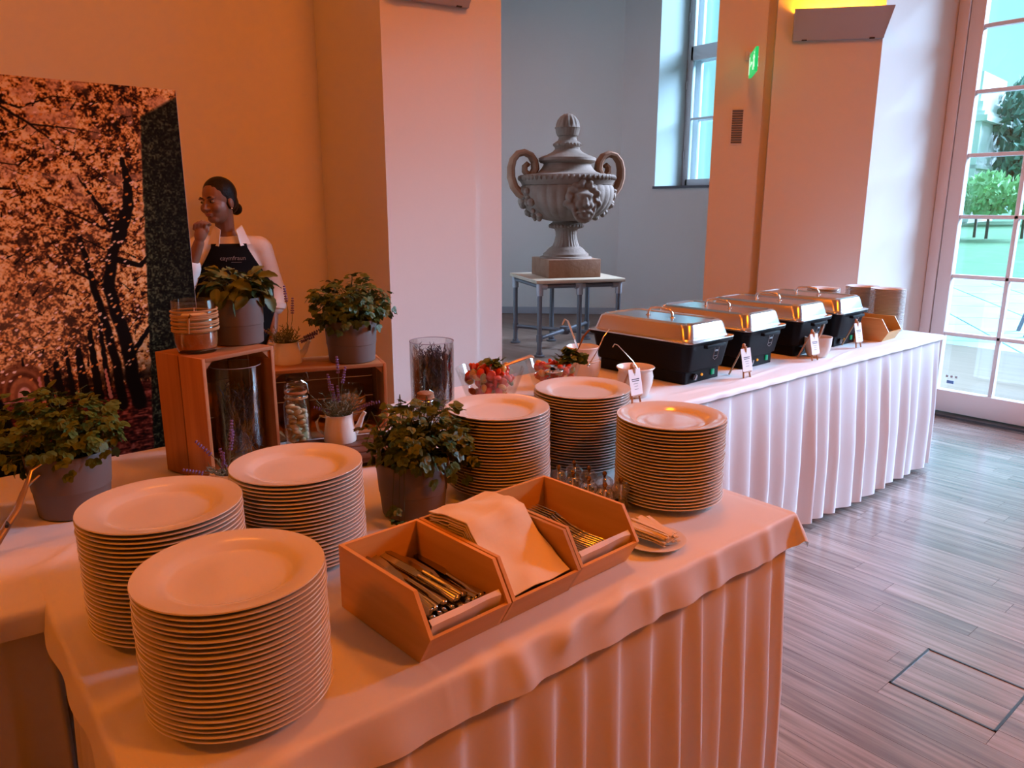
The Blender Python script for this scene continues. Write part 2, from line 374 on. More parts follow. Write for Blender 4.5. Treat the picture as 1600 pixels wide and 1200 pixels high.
# glazed door in the right hand wall
door = struct(bpy.data.objects.new('door_1', None)); COL.objects.link(door); door.location = (DU, 1.30, 0)
DY = 1.30
bar(door, 'frame_jamb', (0.05, 2.235 - DY, 1.71), (0.12, 0.07, 3.42)); bar(door, 'frame_jamb', (0.05, -0.715 - DY, 1.71), (0.12, 0.07, 3.42))
bar(door, 'frame_head', (0.05, 0.76 - DY, 3.40), (0.12, 2.95, 0.05))
b = MB(); b.box((0.0, 0.76 - DY, 0.008), (0.16, 2.94, 0.016)); b.build('threshold', M('dark_threshold', (0.035, 0.035, 0.04), 0.35), door, 0)
zs = [0.177 + 0.4005 * i for i in range(9)]
for leaf, (ya, yb) in enumerate([(2.195, 1.335), (1.315, 0.455), (0.435, -0.675)]):  # third leaf is unseen, added so a wider opening lets in more daylight
    n = 3 if leaf == 2 else 2
    ga = ya - 0.09; gb = yb + 0.09
    bar(door, 'leaf_stile', (0.03, (ya + ga) / 2 - DY, 1.70), (0.07, ya - ga, 3.34)); bar(door, 'leaf_stile', (0.03, (yb + gb) / 2 - DY, 1.70), (0.07, gb - yb, 3.34))
    bar(door, 'bottom_rail', (0.03, (ga + gb) / 2 - DY, 0.10), (0.07, ga - gb, 0.155)); bar(door, 'top_rail', (0.03, (ga + gb) / 2 - DY, 3.37 - 0.02), (0.07, ga - gb, 0.06))
    ys = [ga - (ga - gb) * i / n for i in range(n + 1)]
    for yy in ys[1:-1]: bar(door, 'glazing_bar', (0.03, yy - DY, 1.75), (0.05, 0.026, 3.15), bev=0.004)
    for z in zs[1:-1]: bar(door, 'glazing_bar', (0.03, (ga + gb) / 2 - DY, z), (0.05, ga - gb, 0.026), bev=0.004)
    for i in range(n):
        for j in range(len(zs) - 1):
            b = MB(); b.box((0.035, (ys[i] + ys[i + 1]) / 2 - DY, (zs[j] + min(zs[j + 1], 3.33)) / 2), (0.006, ys[i] - ys[i + 1] - 0.01, min(zs[j + 1], 3.33) - zs[j] - 0.01)); b.build('pane', m_pane, door, 0)
b = MB(); b.box((0.0, 2.208 - DY, 1.7), (0.012, 0.008, 3.3)); b.build('frame_gap', m_dark, door, 0)
st = MB(); st.box((0.026, 2.03 - DY, 0.235), (0.002, 0.045, 0.022)); st.build('sticker', M('blue_sticker', (0.12, 0.25, 0.55), 0.5), door, 0)
for k in range(3):
    st = MB(); st.box((0.026, 2.055 - 0.03 * k - DY, 0.275), (0.002, 0.016, 0.016)); st.build('sticker', M('grey_sticker', (0.45, 0.42, 0.45), 0.5), door, 0)

# wall sconces with amber up-light
def sconce(label, p, d, n, length):
    """p: wall point at the middle of the lower edge, d: along wall, n: out of the wall"""
    ang = math.atan2(d.y, d.x)
    t = thing('wall_sconce', label, 'wall lamp', (p.x, p.y, p.z), ang, 'wedge shaped wall lamps')
    L = length / 2
    m_s = M('sconce_shell', (0.50, 0.46, 0.47), 0.6)
    # local: x along the wall, -y out of the wall
    b = MB(); b.add([(-L, -0.03, 0), (L, -0.03, 0), (L + .02, -0.14, 0.155), (-L - .02, -0.14, 0.155), (-L, -0.022, 0.004), (L, -0.022, 0.004), (L + .02, -0.132, 0.157), (-L - .02, -0.132, 0.157)],
                    [(0, 1, 2, 3), (7, 6, 5, 4), (3, 2, 6, 7), (0, 3, 7, 4), (1, 5, 6, 2)]); b.build('front_panel', m_s, t, 0)
    for s in (-1, 1):
        b = MB(); b.prism([(0.0, 0), (-0.03, 0), (-0.14, 0.155), (0, 0.155)], -0.002, 0.002, Matrix(((0, 0, 1), (1, 0, 0), (0, 1, 0))), (s * L, 0, 0)); b.build('end_panel', m_s, t, 0)
    b = MB(); b.box((0, -0.015, 0.002), (2 * L, 0.03, 0.004)); b.build('base_plate', m_s, t, 0)
    b = MB()
    b.tube([(-L + .05, -0.035, 0.075), (L - .05, -0.035, 0.075)], 0.010, 8)
    b.build('tube_lamp', M('amber_tube', (1, .6, .2), 0.5, emit=(1.0, 0.42, 0.03), es=6), t)
    for s in (-1, 1):
        b = MB(); b.box((s * L * .75, -0.03, 0.0), (0.03, 0.012, 0.006)); b.build('clip', m_dark, t, 0)
    a = area('sconce_light', (0, 0, 0), (0, 0, 0), length * .8, 0.035, 15, (1.0, 0.32, 0.01), spread=2.6)
    a.parent = t; a.location = (0, -0.045, 0.10); a.rotation_euler = (PI, 0, 0)
    return t
sm = q0 + qd * 0.265
sconce('wedge wall lamp glowing amber on the pilaster beside the glazed door', Vector((sm.x, sm.y, 2.437)), -qd, qn, 0.52)
sm = p0 + pd * 0.26
sconce('wedge wall lamp at the top edge of the left pillar', Vector((sm.x, sm.y, 2.462)), pd, pn, 0.44)
# amber ceiling spots over the tables, plus one added to warm the recess
m_spot = M('spot_housing', (0.7, 0.7, 0.7), 0.5)
m_spote = M('amber_lens', (1, .5, .1), 0.5, emit=(1.0, 0.30, 0.02), es=5)
for i, (lx, ly, pw, sz) in enumerate([(-0.9, 3.2, 11, 0.5), (0.9, 3.4, 2.5, 0.5), (-2.6, 1.6, 52, 0.5), (2.3, 1.7, 33, 0.5), (2.2, -1.8, 104, 0.5), (5.2, 6.6, 6, 0.5)]):
    t = thing('ceiling_spot', ['amber ceiling spot above the autumn panel', 'amber ceiling spot above the woman in the apron', 'amber ceiling spot farthest left in the hall',
              'amber ceiling spot above the salad bowls', 'amber ceiling spot behind the photographer', 'added amber fill lamp above the stone urn'][i], 'ceiling lamp', (lx, ly, 4.0), 0, 'amber ceiling spots')
    b = MB(); b.lathe([(0.0, 0.06), (0.30, 0.06), (0.30, 0.0), (0.27, 0.0), (0.27, 0.03), (0.0, 0.03)], 32); b.build('housing', m_spot, t)
    b = MB(); b.lathe([(0.0, 0.028), (0.265, 0.028)], 32); b.build('lens', m_spote, t)
    b = MB(); b.tube([(0, 0, 0.06), (0, 0, 1.0)], 0.012, 8); b.build('stem', m_spot, t)
    a = area('amber_spot_light', (0, 0, 0), (0, 0, 0), sz, sz, pw, AMBER, 'DISK'); a.parent = t; a.location = (0, 0, 0.0)

# emergency exit sign and grille on the pilaster
rs = math.atan2(-qn.y, -qn.x)
ep = q0 + qd * 0.771
def px_at(t, out): return q0 + qd * t + qn * out
t = thing('exit_sign', 'small green lit emergency exit sign sticking out from the pilaster', 'exit sign', (ep.x, ep.y, 2.333), math.atan2(qn.y, qn.x))
# local x = out of the wall
m_green = M('green_sign', (0.0, 0.35, 0.1), 0.4, emit=(0.0, 0.55, 0.14), es=1.0)
m_signw = M('sign_white', (0.8, 1, 0.9), 0.4, emit=(0.55, 1.0, 0.75), es=0.9)
b = MB(); b.box((0.205, 0, -0.045), (0.27, 0.016, 0.135)); b.build('panel', m_green, t, 0)
b = MB(); b.box((0.04, 0, 0.03), (0.10, 0.02, 0.02)); b.box((0.0, 0, 0.03), (0.012, 0.05, 0.05)); b.build('bracket', m_frame, t, 0)
for s in (-1, 1):
    b = MB(); b.box((0.085, s * 0.0092, -0.045), (0.022, 0.002, 0.1)); b.build('door_symbol', m_signw, t, 0)
    b = MB(); b.box((0.185, s * 0.0092, -0.045), (0.06, 0.002, 0.012)); b.prism([(0, -0.016), (0.0, 0.016), (-0.02, 0)], -0.001, 0.001, RX(PI / 2), (0.155, s * 0.0092, -0.045)); b.build('arrow_symbol', m_signw, t, 0)
    b = MB(); yy = s * 0.0092
    b.ell((0.292, yy, -0.002), (0.009, 0.0012, 0.009), nu=10, nv=6)
    for p_, q_ in [((0.292, -.014), (0.298, -.05)), ((0.294, -.02), (0.274, -.032)), ((0.294, -.02), (0.318, -.035)), ((0.298, -.05), (0.280, -.07)), ((0.280, -.07), (0.280, -.095)), ((0.298, -.05), (0.320, -.084))]:
        b.tube([(p_[0], yy, p_[1]), (q_[0], yy, q_[1])], 0.0045, 6, flat=0.3)
    b.build('running_figure', m_signw, t)
gp = px_at(0.821, -0.012)
t = thing('wall_grille', 'narrow grey ventilation grille on the pilaster below the exit sign', 'vent', (gp.x, gp.y, 1.944), math.atan2(-qd.y, -qd.x))
b = MB()
for c, d in [((-.037, 0, 0), (.008, .012, .22)), ((.037, 0, 0), (.008, .012, .22)), ((0, 0, .106), (.08, .012, .008)), ((0, 0, -.106), (.08, .012, .008))]: b.box(c, d)
b.build('frame', m_frame, t, 0)
m_gr = M('grille_slat', (0.18, 0.17, 0.17), 0.5)
b = MB(); b.box((0, 0.004, 0), (.07, .002, .2)); b.build('backing', m_dark, t, 0)
for i in range(14):
    b = MB(); b.box((0, -0.002, -0.095 + i * 0.0146), (.068, .006, .009), RX(0.5)); b.build('slat', m_gr, t, 0)

# ------------------------------------------------------------------ tables, cloths, skirts
TZ = 0.765
def table(name, label, x0, x1, y0, y1):
    t = thing(name, label, 'table', ((x0 + x1) / 2, (y0 + y1) / 2, 0))
    w_, d_ = x1 - x0, y1 - y0
    b = MB(); b.box((0, 0, 0.745), (w_ - .01, d_ - .01, 0.026)); b.build('tabletop', m_cratex, t, 0)
    for sx in (-1, 1):
        for sy in (-1, 1):
            b = MB(); b.tube([(sx * (w_ / 2 - .08), sy * (d_ / 2 - .08), 0), (sx * (w_ / 2 - .08), sy * (d_ / 2 - .08), .735)], 0.018, 10); b.build('leg', m_pipe, t)
table('buffet_table', 'buffet table in front under the stacks of large plates and cutlery bins', .16, 1.52, .85, 1.47)
table('buffet_table', 'buffet table at the back left under the crates and plant pots', -1.4, 1.5, 1.5, 2.26)
table('buffet_table', 'long buffet table on the right under the chafing dishes', 1.52, 4.40, 1.65, 2.32)

def cloth(name, label, x0, x1, y0, y1, z, of, ob, ol, orr, seed, nu=150, nv=70, wav=0.006, bumps=(), group=None):
    """cloth lying on a rectangle and hanging over its edges by of (front, -y), ob (back), ol (left), orr (right)"""
    rr = random.Random(seed); ph = [rr.random() * 7 for _ in range(12)]
    def fn(u, v):
        a = x0 - ol + u * (x1 - x0 + ol + orr); c = y0 - of + v * (y1 - y0 + of + ob)
        dx = (a - x1) if a > x1 else (a - x0 if a < x0 else 0.0)
        dy = (c - y1) if c > y1 else (c - y0 if c < y0 else 0.0)
        X = min(max(a, x0), x1); Y = min(max(c, y0), y1); Z = z
        h = math.hypot(dx, dy)
        n1 = mnoise.noise(Vector((a * 3.2 + ph[0], c * 3.2, ph[1]))); n2 = mnoise.noise(Vector((a * 9 + ph[2], c * 9, ph[3])))
        if h > 0:
            fl = min(h, 0.012)
            corner = abs(dx) > 0 and abs(dy) > 0
            out = 0.004 + fl * .6 + (0.35 * h if corner else 0.22 * h)
            X += out * dx / h; Y += out * dy / h
            Z -= max(0.0, h - 0.006) * (0.82 if corner else 1.0)
            wv = wav * (math.sin(a * 31 + ph[4] + 3 * n1) + .6 * math.sin(a * 57 + ph[5]) + 2.2 * n1) * min(1, h / .06)
            if abs(dy) > 0: Y += wv * (1 if dy > 0 else -1)
            if abs(dx) > 0 and dy == 0:
                X += wav * math.sin(c * 33 + ph[6]) * min(1, h / .06) * (1 if dx > 0 else -1)
        else:
            Z += 0.0012 * max(0, n1) + 0.0006 * n2
            edge = min(a - x0, x1 - a, c - y0, y1 - c)
            if edge < .03: Z -= .003 * (1 - edge / .03) ** 2
        for (bx, by, rx, ry, hh, ang) in bumps:
            ca, sa = math.cos(ang), math.sin(ang); px = (a - bx) * ca + (c - by) * sa; py = -(a - bx) * sa + (c - by) * ca
            g = math.exp(-(px / rx) ** 2 - (py / ry) ** 2) * hh
            if h > 0 and dy < 0: Y -= g * 1.2
            else: Z += g
        return (X, Y, Z)
    b = MB(); b.grid(fn, nu, nv); o = b.build(name, m_cloth, None, 180)
    return tag(o, label, 'tablecloth', group)
cloth('tablecloth', 'white cloth on the front table under the six stacks of large plates', .15, 1.53, .84, 1.62, TZ, .078, .0, .055, .085, 3, 260, 140, 0.0035,
      bumps=[(.80, .815, .03, .018, .010, .5), (.70, .80, .022, .05, .008, 0.3), (.93, .83, .05, .012, .008, .35), (.62, .80, .018, .05, .007, -.2), (1.02, .80, .02, .05, .006, 0), (.555, 1.0, .004, .18, .003, 0), (1.22, .79, .02, .05, .005, 0), (1.41, .79, .02, .05, .006, 0), (.30, .80, .03, .05, .006, 0)])
cloth('tablecloth', 'white cloth on the back left table under the wooden crates', -1.42, 1.51, 1.47, 2.27, TZ - .001, .05, .03, .02, .03, 5, 220, 90, 0.004,
      bumps=[(.16, 1.72, .012, .10, .007, 1.1), (.10, 1.60, .15, .010, .005, .5), (.2, 1.66, .11, .008, .005, .9), (.02, 1.66, .012, .12, .006, .4), (1.27, 2.16, .012, .09, .006, 1.2), (.05, 1.86, .1, .02, .006, .2)])
cloth('tablecloth', 'white cloth on the long right table under the chafing dishes', 1.53, 4.42, 1.64, 2.33, TZ, .028, .02, .02, .03, 8, 300, 90, 0.003,
      bumps=[(2.75, 1.71, .2, .010, .007, .12), (3.4, 1.69, .16, .009, .008, .2), (2.35, 1.70, .15, .012, .006, -.1), (3.95, 1.69, .2, .012, .009, -.05), (2.55, 1.74, .012, .06, .006, .9)])

def skirt(name, label, p, q, z0, z1, pleat, amp, seed, nz=14, closed_top=0.03):
    rr = random.Random(seed); p = Vector(p); q = Vector(q); L = (q - p).length; d = (q - p) / L; n = Vector((d.y, -d.x))
    cuts = [0.0]
    while cuts[-1] < L: cuts.append(cuts[-1] + pleat * (0.65 + 0.7 * rr.random()))
    cuts[-1] = L; tl = [rr.uniform(-.5, .5) for _ in cuts]; am = [rr.uniform(.7, 1.25) for _ in cuts]
    ns = int(L / 0.0055)
    def fn(u, v):
        s = u * L
        for k in range(len(cuts) - 1):
            if s <= cuts[k + 1]: break
        w_ = (s - cuts[k]) / max(1e-6, cuts[k + 1] - cuts[k])
        # knife pleat: slow rise, quick fold back
        f = w_ / 0.80 if w_ < 0.80 else (1 - w_) / 0.20
        f = f * f * (3 - 2 * f)
        a_ = amp * am[k] * (0.12 + 0.88 * min(1, v * 1.7) ** 0.8)
        belly = .012 * v + .010 * math.sin(s * 4.1 + seed) * v
        drift = tl[k] * .03 * v * math.sin(PI * w_)
        pos = p + d * min(L, max(0, s + drift)) + n * (a_ * f + belly)
        if v < 0.02: pos = p + d * s + n * .004
        zz = z0 + (z1 - z0) * v + (0.006 * math.sin(s * 9 + seed) if v > .98 else 0)
        return (pos.x, pos.y, zz)
    b = MB(); b.grid(fn, ns, nz)
    return tag(b.build(name, m_skirt, None, 70), label, 'table skirt')
skirt('table_skirt', 'pleated white skirt along the front of the plate and cutlery table', (.16, .843), (1.525, .843), .752, .02, .085, .020, 2)
skirt('table_skirt', 'pleated white skirt on the right hand end of the front table', (1.525, .843), (1.525, 1.6), .752, .02, .08, .016, 4)
skirt('table_skirt', 'pleated skirt on the left hand end of the front table', (.16, 1.46), (.16, .843), .752, .02, .055, .012, 6)
skirt('table_skirt', 'brownish shadowed skirt on the front of the back left table', (-1.4, 1.482), (.15, 1.482), .752, .02, .12, .030, 9)
skirt('table_skirt', 'pleated white skirt along the front of the chafing dish table', (1.53, 1.645), (4.415, 1.645), .752, .035, .125, .036, 12)
skirt('table_skirt', 'pleated white skirt on the end of the long table beside the glazed door', (4.415, 1.645), (4.415, 2.32), .752, .035, .11, .022, 13)

# ------------------------------------------------------------------ plates
def plate_mesh(R, name):
    k = R / 0.127
    prof = [(0, .0025), (.066, .0025), (.070, 0), (.075, 0), (.078, .003), (.088, .0085), (.100, .0125), (.124, .0175), (.127, .0195), (.1262, .0212), (.122, .0208),
            (.100, .0172), (.090, .0140), (.083, .0090), (.078, .0072), (.05, .0068), (0, .0068)]
    b = MB(); b.lathe([(r * k, z) for r, z in prof], 72); return b.mesh(name, m_plate, 50)
pm_big = plate_mesh(.127, 'dinner_plate'); pm_sm = plate_mesh(.090, 'side_plate')
ORD = ['first', 'second', 'third', 'fourth', 'fifth', 'sixth', 'seventh', 'eighth', 'ninth', 'tenth', 'eleventh', 'twelfth', 'thirteenth', 'fourteenth', 'fifteenth', 'sixteenth', 'seventeenth', 'eighteenth', 'nineteenth', 'twentieth'] + ['twenty-' + q for q in ('first', 'second', 'third', 'fourth', 'fifth', 'sixth', 'seventh', 'eighth', 'ninth')] + ['thirtieth', 'thirty-first', 'thirty-second']
def stack(x, y, n, me, step, where, group, kind='dinner_plate', seed=1, z=TZ):
    rr = random.Random(seed); lx = rr.uniform(-.004, .004); ly = rr.uniform(-.004, .004)
    for i in range(n):
        o = link(kind, me, None, (x + lx * i / n + rr.uniform(-.0011, .0011), y + ly * i / n + rr.uniform(-.0011, .0011), z + .0012 + i * step), (0, 0, rr.random() * 6))
        lab = ('topmost white plate of the stack ' + where) if i == n - 1 else '%s white plate from the top in the stack %s' % (ORD[n - 1 - i], where)
        tag(o, lab, 'plate', group)
stack(.312, .981, 25, pm_big, .0075, 'nearest the camera', 'plates in the nearest stack', seed=11)
stack(.301, 1.268, 26, pm_big, .0075, 'at far left', 'plates in the far left stack', seed=12)
stack(.576, 1.354, 24, pm_big, .0075, 'before the upright crate', 'plates in the stack by the crate', seed=13)
stack(1.115, 1.392, 26, pm_big, .0075, 'behind the napkins', 'plates in the stack behind the napkins', seed=14)
stack(1.386, 1.386, 27, pm_big, .0075, 'just before the salad bowls', 'plates in the stack before the salad bowls', seed=15)
stack(1.377, 1.074, 26, pm_big, .0075, 'beside the clear mills', 'plates in the right end stack', seed=16)
stack(4.12, 2.18, 29, pm_sm, .0075, 'behind the farthest chafing dish', 'plates in the far stack left', 'side_plate', 17)
stack(4.33, 2.06, 30, pm_sm, .0075, 'of side plates, middle of three', 'plates in the far middle stack', 'side_plate', 18)
stack(4.235, 1.87, 31, pm_sm, .0075, 'of side plates behind the bin', 'plates in the far stack by the bin', 'side_plate', 19)

# ------------------------------------------------------------------ cutlery bins
BR = math.radians(3.0)
def bin_(label, x, y, rz, W, L, group='bamboo bins'):
    """front left bottom corner at x, y; opens towards -y"""
    t = thing('cutlery_bin', label, 'bin', (x, y, TZ + .0015), rz, group)
    th = .007; Hh = .117
    side = [(-.0, 0), (L, 0), (L, Hh), (.010, Hh), (-.030, .052)]
    for k, xx in enumerate((0, W - th)):
        b = MB(); b.prism(side, 0, th, Matrix(((0, 0, 1), (1, 0, 0), (0, 1, 0))), (xx, 0, 0)); b.build('side_panel', m_bamboo, t, 0)
    b = MB(); b.box((W / 2, L - th / 2, Hh / 2), (W - 2 * th, th, Hh)); b.build('back_panel', m_bamboox, t, 0)
    b = MB(); b.box((W / 2, L / 2, th / 2), (W - 2 * th, L - 2 * th, th)); b.build('base_panel', m_bamboo, t, 0)
    b = MB(); a = math.atan2(.033, .052)
    b.add([(th, 0, 0), (W - th, 0, 0), (W - th, -.030, .052), (th, -.030, .052), (th, .008, 0), (W - th, .008, 0), (W - th, -.0225, .052), (th, -.0225, .052)],
          [(0, 1, 2, 3), (7, 6, 5, 4), (3, 2, 6, 7), (0, 3, 7, 4), (1, 5, 6, 2), (4, 5, 1, 0)]); b.build('front_panel', m_bamboox, t, 0)
    return t
BW = .1655
def bp(i, dx=0, dy=0):
    c, s = math.cos(BR), math.sin(BR); X = i * (BW + .003) + dx
    return .549 + X * c - dy * s, .884 + X * s + dy * c
b1 = bin_('bamboo bin filled with table knives', *bp(0), BR, BW, .230)
b2 = bin_('bamboo bin holding the cream napkins', *bp(1), BR, BW, .230)
b3 = bin_('bamboo bin holding nested forks', *bp(2, .002, .004), BR, BW, .230)
def place(o, root, loc, R):
    """place object o (top level) in the local frame of root"""
    M4 = Matrix.Translation(root.location) @ Matrix.Rotation(root.rotation_euler.z, 4, 'Z') @ Matrix.Translation(Vector(loc)) @ R.to_4x4()
    o.matrix_world = M4
def sheet(pts, x0, x1, th=0.0012, nx=14, wob=0.0, seed=0):
    """a thin bent sheet: polyline in (y, z), swept along x, with some unevenness, closed at its edges"""
    rr = random.Random(seed); ph = rr.random() * 9; n = len(pts); vs = []; fs = []
    for s in (0, 1):
        for j, (y, z) in enumerate(pts):
            y0, z0 = pts[max(j - 1, 0)]; y1, z1 = pts[min(j + 1, n - 1)]
            l = math.hypot(y1 - y0, z1 - z0) or 1; ny, nz = -(z1 - z0) / l, (y1 - y0) / l
            for i in range(nx + 1):
                x = x0 + (x1 - x0) * i / nx; k = wob * mnoise.noise(Vector((x * 22 + ph, j * .35, seed)))
                off = k + (th if s else 0); vs.append((x, y + ny * off, z + nz * off))
    m = n * (nx + 1)
    for j in range(n - 1):
        for i in range(nx):
            a = j * (nx + 1) + i; q = (a, a + 1, a + nx + 2, a + nx + 1)
            fs.append(q[::-1]); fs.append(tuple(k + m for k in q))
        for i in (0, nx):
            a = j * (nx + 1) + i; c = a + nx + 1; fs.append((a, c, c + m, a + m) if i == 0 else (c, a, a + m, c + m))
    for j in (0, n - 1):
        for i in range(nx):
            a = j * (nx + 1) + i; fs.append((a, a + 1, a + 1 + m, a + m) if j else (a + 1, a, a + m, a + 1 + m))
    b = MB(); b.add(vs, fs); return b
def liner(root, lab, W=BW):
    b = sheet([(.19, .010), (.06, .010), (.018, .012), (.000, .030), (-.012, .054), (-.016, .066), (-.011, .073)], .012, W - .012, .001, 20, .006, 5)
    o = b.build('paper_liner', m_paper); place(o, root, (0, 0, 0), Matrix.Identity(3)); tag(o, lab, 'napkin')
liner(b1, 'white paper napkin lining the bin of knives')
liner(b3, 'white paper napkin lining the bin of forks')
# knife: handle towards -y, blade towards +y
kb = MB()
kb.grid(lambda u, v: ((lambda s, a: ((.0085 - .004 * math.sin(min(1, s / .1 * 1.2) * PI * .5) * (1 if s < .085 else 1) + (.002 if s < .03 else 0)) * math.cos(a), s, .0042 * math.sin(a)))(v * .098, u * 2 * PI)), 12, 10)
kb.ell((0, .001, 0), (.0085, .004, .0045), nu=10, nv=6)
kb2 = MB()
kb2.add([(-.004, .095, .0009), (.004, .095, .0009), (.0095, .12, .0008), (.0100, .18, .0008), (.006, .205, .0008), (-.003, .212, .0008), (-.005, .19, .0008), (-.005, .12, .0009),
         (-.004, .095, -.0009), (.004, .095, -.0009), (.0095, .12, -.0008), (.0100, .18, -.0008), (.006, .205, -.0008), (-.003, .212, -.0008), (-.005, .19, -.0008), (-.005, .12, -.0009)],
        [(0, 1, 2, 3, 4, 5, 6, 7), (15, 14, 13, 12, 11, 10, 9, 8)] + [(i, 8 + i, 8 + (i + 1) % 8, (i + 1) % 8) for i in range(8)])
me_h = kb.mesh('handle', m_cut); me_b = kb2.mesh('blade', m_cut, 20)
rr = random.Random(5)
for lay in range(5):
    for i in range(9):
        if lay == 4 and i not in (1, 2, 3, 5, 6): continue
        o = thing('table_knife', 'steel table knife heaped in the bamboo bin, handle to the front', 'knife', group='knives in the bin')
        link('handle', me_h, o); link('blade', me_b, o)
        R = RZ(rr.uniform(-.10, .10)) @ RX(-.10 + .035 * lay + rr.uniform(-.03, .03)) @ RY(rr.uniform(-.9, .9))
        place(o, b1, (.022 + i * .0150 + rr.uniform(-.004, .004), .004 + lay * .004 + rr.uniform(-.006, .010), .024 + lay * .0098 + rr.uniform(0, .002)), R)
# fork, nested in a row on edge
fb = MB()
fpath = [(0, 0, 0), (0, .02, .004), (0, .06, .009), (0, .10, .003), (0, .13, -.007), (0, .15, -.003)]
fw = [.0075, .0078, .0055, .0032, .0036, .010]
def forkgrid(u, v):
    k = v * 5; i = min(4, int(k)); t = k - i
    y = fpath[i][1] + (fpath[i + 1][1] - fpath[i][1]) * t; z = fpath[i][2] + (fpath[i + 1][2] - fpath[i][2]) * t; w_ = fw[i] + (fw[i + 1] - fw[i]) * t
    a = u * 2 * PI; return (w_ * math.cos(a), y, z + .0016 * math.sin(a))
fb.grid(forkgrid, 10, 20); mf_h = fb.mesh('handle', m_cut)
ft = MB()
for k in range(4):
    xk = -.009 + k * .006
    ft.tube([(xk * .95, .148, -.001), (xk, .165, .003), (xk, .185, .006), (xk * .9, .196, .009)], [.0018, .0016, .0014, .0006], 6)
mf_t = ft.mesh('tines', m_cut)
for i in range(15):
    o = thing('table_fork', 'steel fork lying nested with the others in the right bamboo bin', 'fork', group='forks in the bin')
    link('handle', mf_h, o); link('tines', mf_t, o)
    R = RZ(.06 + rr.uniform(-.012, .012)) @ RX(.12) @ RY(-1.38 + rr.uniform(-.05, .05))
    place(o, b3, (.026 + i * .0076, -.004 + i * .0012 + rr.uniform(-.003, .003), .036 + rr.uniform(0, .002)), R)
# cream napkins draped over the front of the middle bin
for i in range(9):
    dz = -.0062 * i; dy = .0035 * i
    pts = []
    for k in range(17):
        u = k / 16
        if u < .5: y = .215 - u * 2 * .111; z = .130 + .012 * math.sin(u * 2 * PI * .5)
        else:
            v = (u - .5) * 2; y = .104 - .118 * v ** 1.15; z = .142 - .030 * v * (1 - v) * 1.2 - .092 * v
        pts.append((y + dy * (u > .3) , z + dz * (1 if u < .5 else max(.25, 1 - (u - .5) * 1.6))))
    n_ = sheet(pts[::-1], .013 + .0006 * i, BW - .014 - .0004 * i, .0022, 16, .0075, 40 + i // 3)
    o = n_.build('napkin', m_napkin, None, 60); place(o, b2, (0, 0, 0), Matrix.Identity(3))
    tag(o, 'uppermost cream napkin folded over the front of its bamboo bin' if i == 0 else 'cream napkin in the pile beneath the uppermost one', 'napkin', 'cream napkins')
# far bin and its spoons
fbin = bin_('small bamboo bin of spoons at the far end beside the side plates', 3.935, 1.745, 0.05, .17, .19)
for i in range(14):
    o = thing('tea_spoon', 'steel spoon in the far bamboo bin', 'spoon', group='spoons in the far bin')
    link('handle', mf_h, o)
    b = MB(); b.ell((0, .165, 0), (.013, .022, .004), nu=10, nv=6); b.build('spoon_bowl', m_cut, o)
    place(o, fbin, (.022 + (i % 7) * .019, -.004 + (i // 7) * .005, .030 + (i // 7) * .014), RZ(rr.uniform(-.06, .06)) @ RX(.12))
# plate of wrapped picks
sp = thing('saucer', 'round saucer with paper wrapped picks at the right of the fork bin', 'plate', (1.155, .932, TZ + .002))
b = MB(); b.lathe([(0, .002), (.035, .002), (.038, 0), (.042, .003), (.066, .010), (.068, .0125), (.064, .013), (.042, .0075), (.035, .006), (0, .006)], 48); b.build('dish', m_plate, sp)
pmesh = MB(); pmesh.box((0, 0, 0), (.0075, .098, .0016)); pmesh = pmesh.mesh('wrapped_pick', M('pick_paper', (.80, .68, .50), .7), 0)
for i in range(36):
    o = link('wrapped_pick', pmesh, None, (1.128 + (i % 12) * .0050 + rr.uniform(-.004, .004), .936 + rr.uniform(-.006, .006), TZ + .0205 + (i // 12) * .0065 + abs((i % 12) - 5.5) * -.0006 + .003), (rr.uniform(.0, .10), rr.uniform(-.3, .3), .18 - (i % 12) * .03 + rr.uniform(-.12, .12)))
    tag(o, 'paper wrapped pick in the pile on the saucer', 'pick', 'wrapped picks on the saucer')

# small acrylic mills
mt = thing('pepper_mill', 'small clear acrylic mill with brass knob', 'mill', group='clear mills behind the fork bin')
m_acr = glassmat('acrylic', (0.93, 0.92, 0.90), 0.35, 0.05); m_knob = M('brass_knob', (.30, .17, .08), .25, metal=1)
b = MB(); b.lathe([(0, 0), (.019, 0), (.0205, .003), (.018, .012), (.0165, .03), (.018, .042), (.018, .043), (0, .043)], 20); b.build('lower_body', m_acr, mt)
b = MB(); b.lathe([(0, .002), (.013, .002), (.013, .026), (0, .026)], 14); b.build('filling', M('peppercorns', (.05, .035, .03), .8, bump=.8, bscale=400), mt)
b = MB(); b.lathe([(0, .044), (.0185, .044), (.0215, .050), (.021, .060), (.015, .067), (.006, .069), (0, .069)], 20); ub = b.build('upper_body', m_acr, mt)
b = MB(); b.lathe([(0, .068), (.003, .068), (.003, .072), (.0055, .075), (.0055, .079), (.003, .0825), (0, .083)], 14); b.build('knob', m_knob, ub)
b = MB(); b.lathe([(0, .0), (.004, 0), (.004, .066), (0, .066)], 8); b.build('spindle', m_steel, mt)
for i in range(8):
    o = mt if i == 0 else copy_tree(mt)
    o.location = (1.177 + (i // 4) * .052, 1.092 + (i % 4) * .0505, TZ + .0015)
    r_ = ['front', 'second', 'third', 'rear'][i % 4]
    o['label'] = 'small clear mill with knob, %s of the row %s' % (r_, 'beside the fork bin' if i < 4 else 'beside the right plate stack')

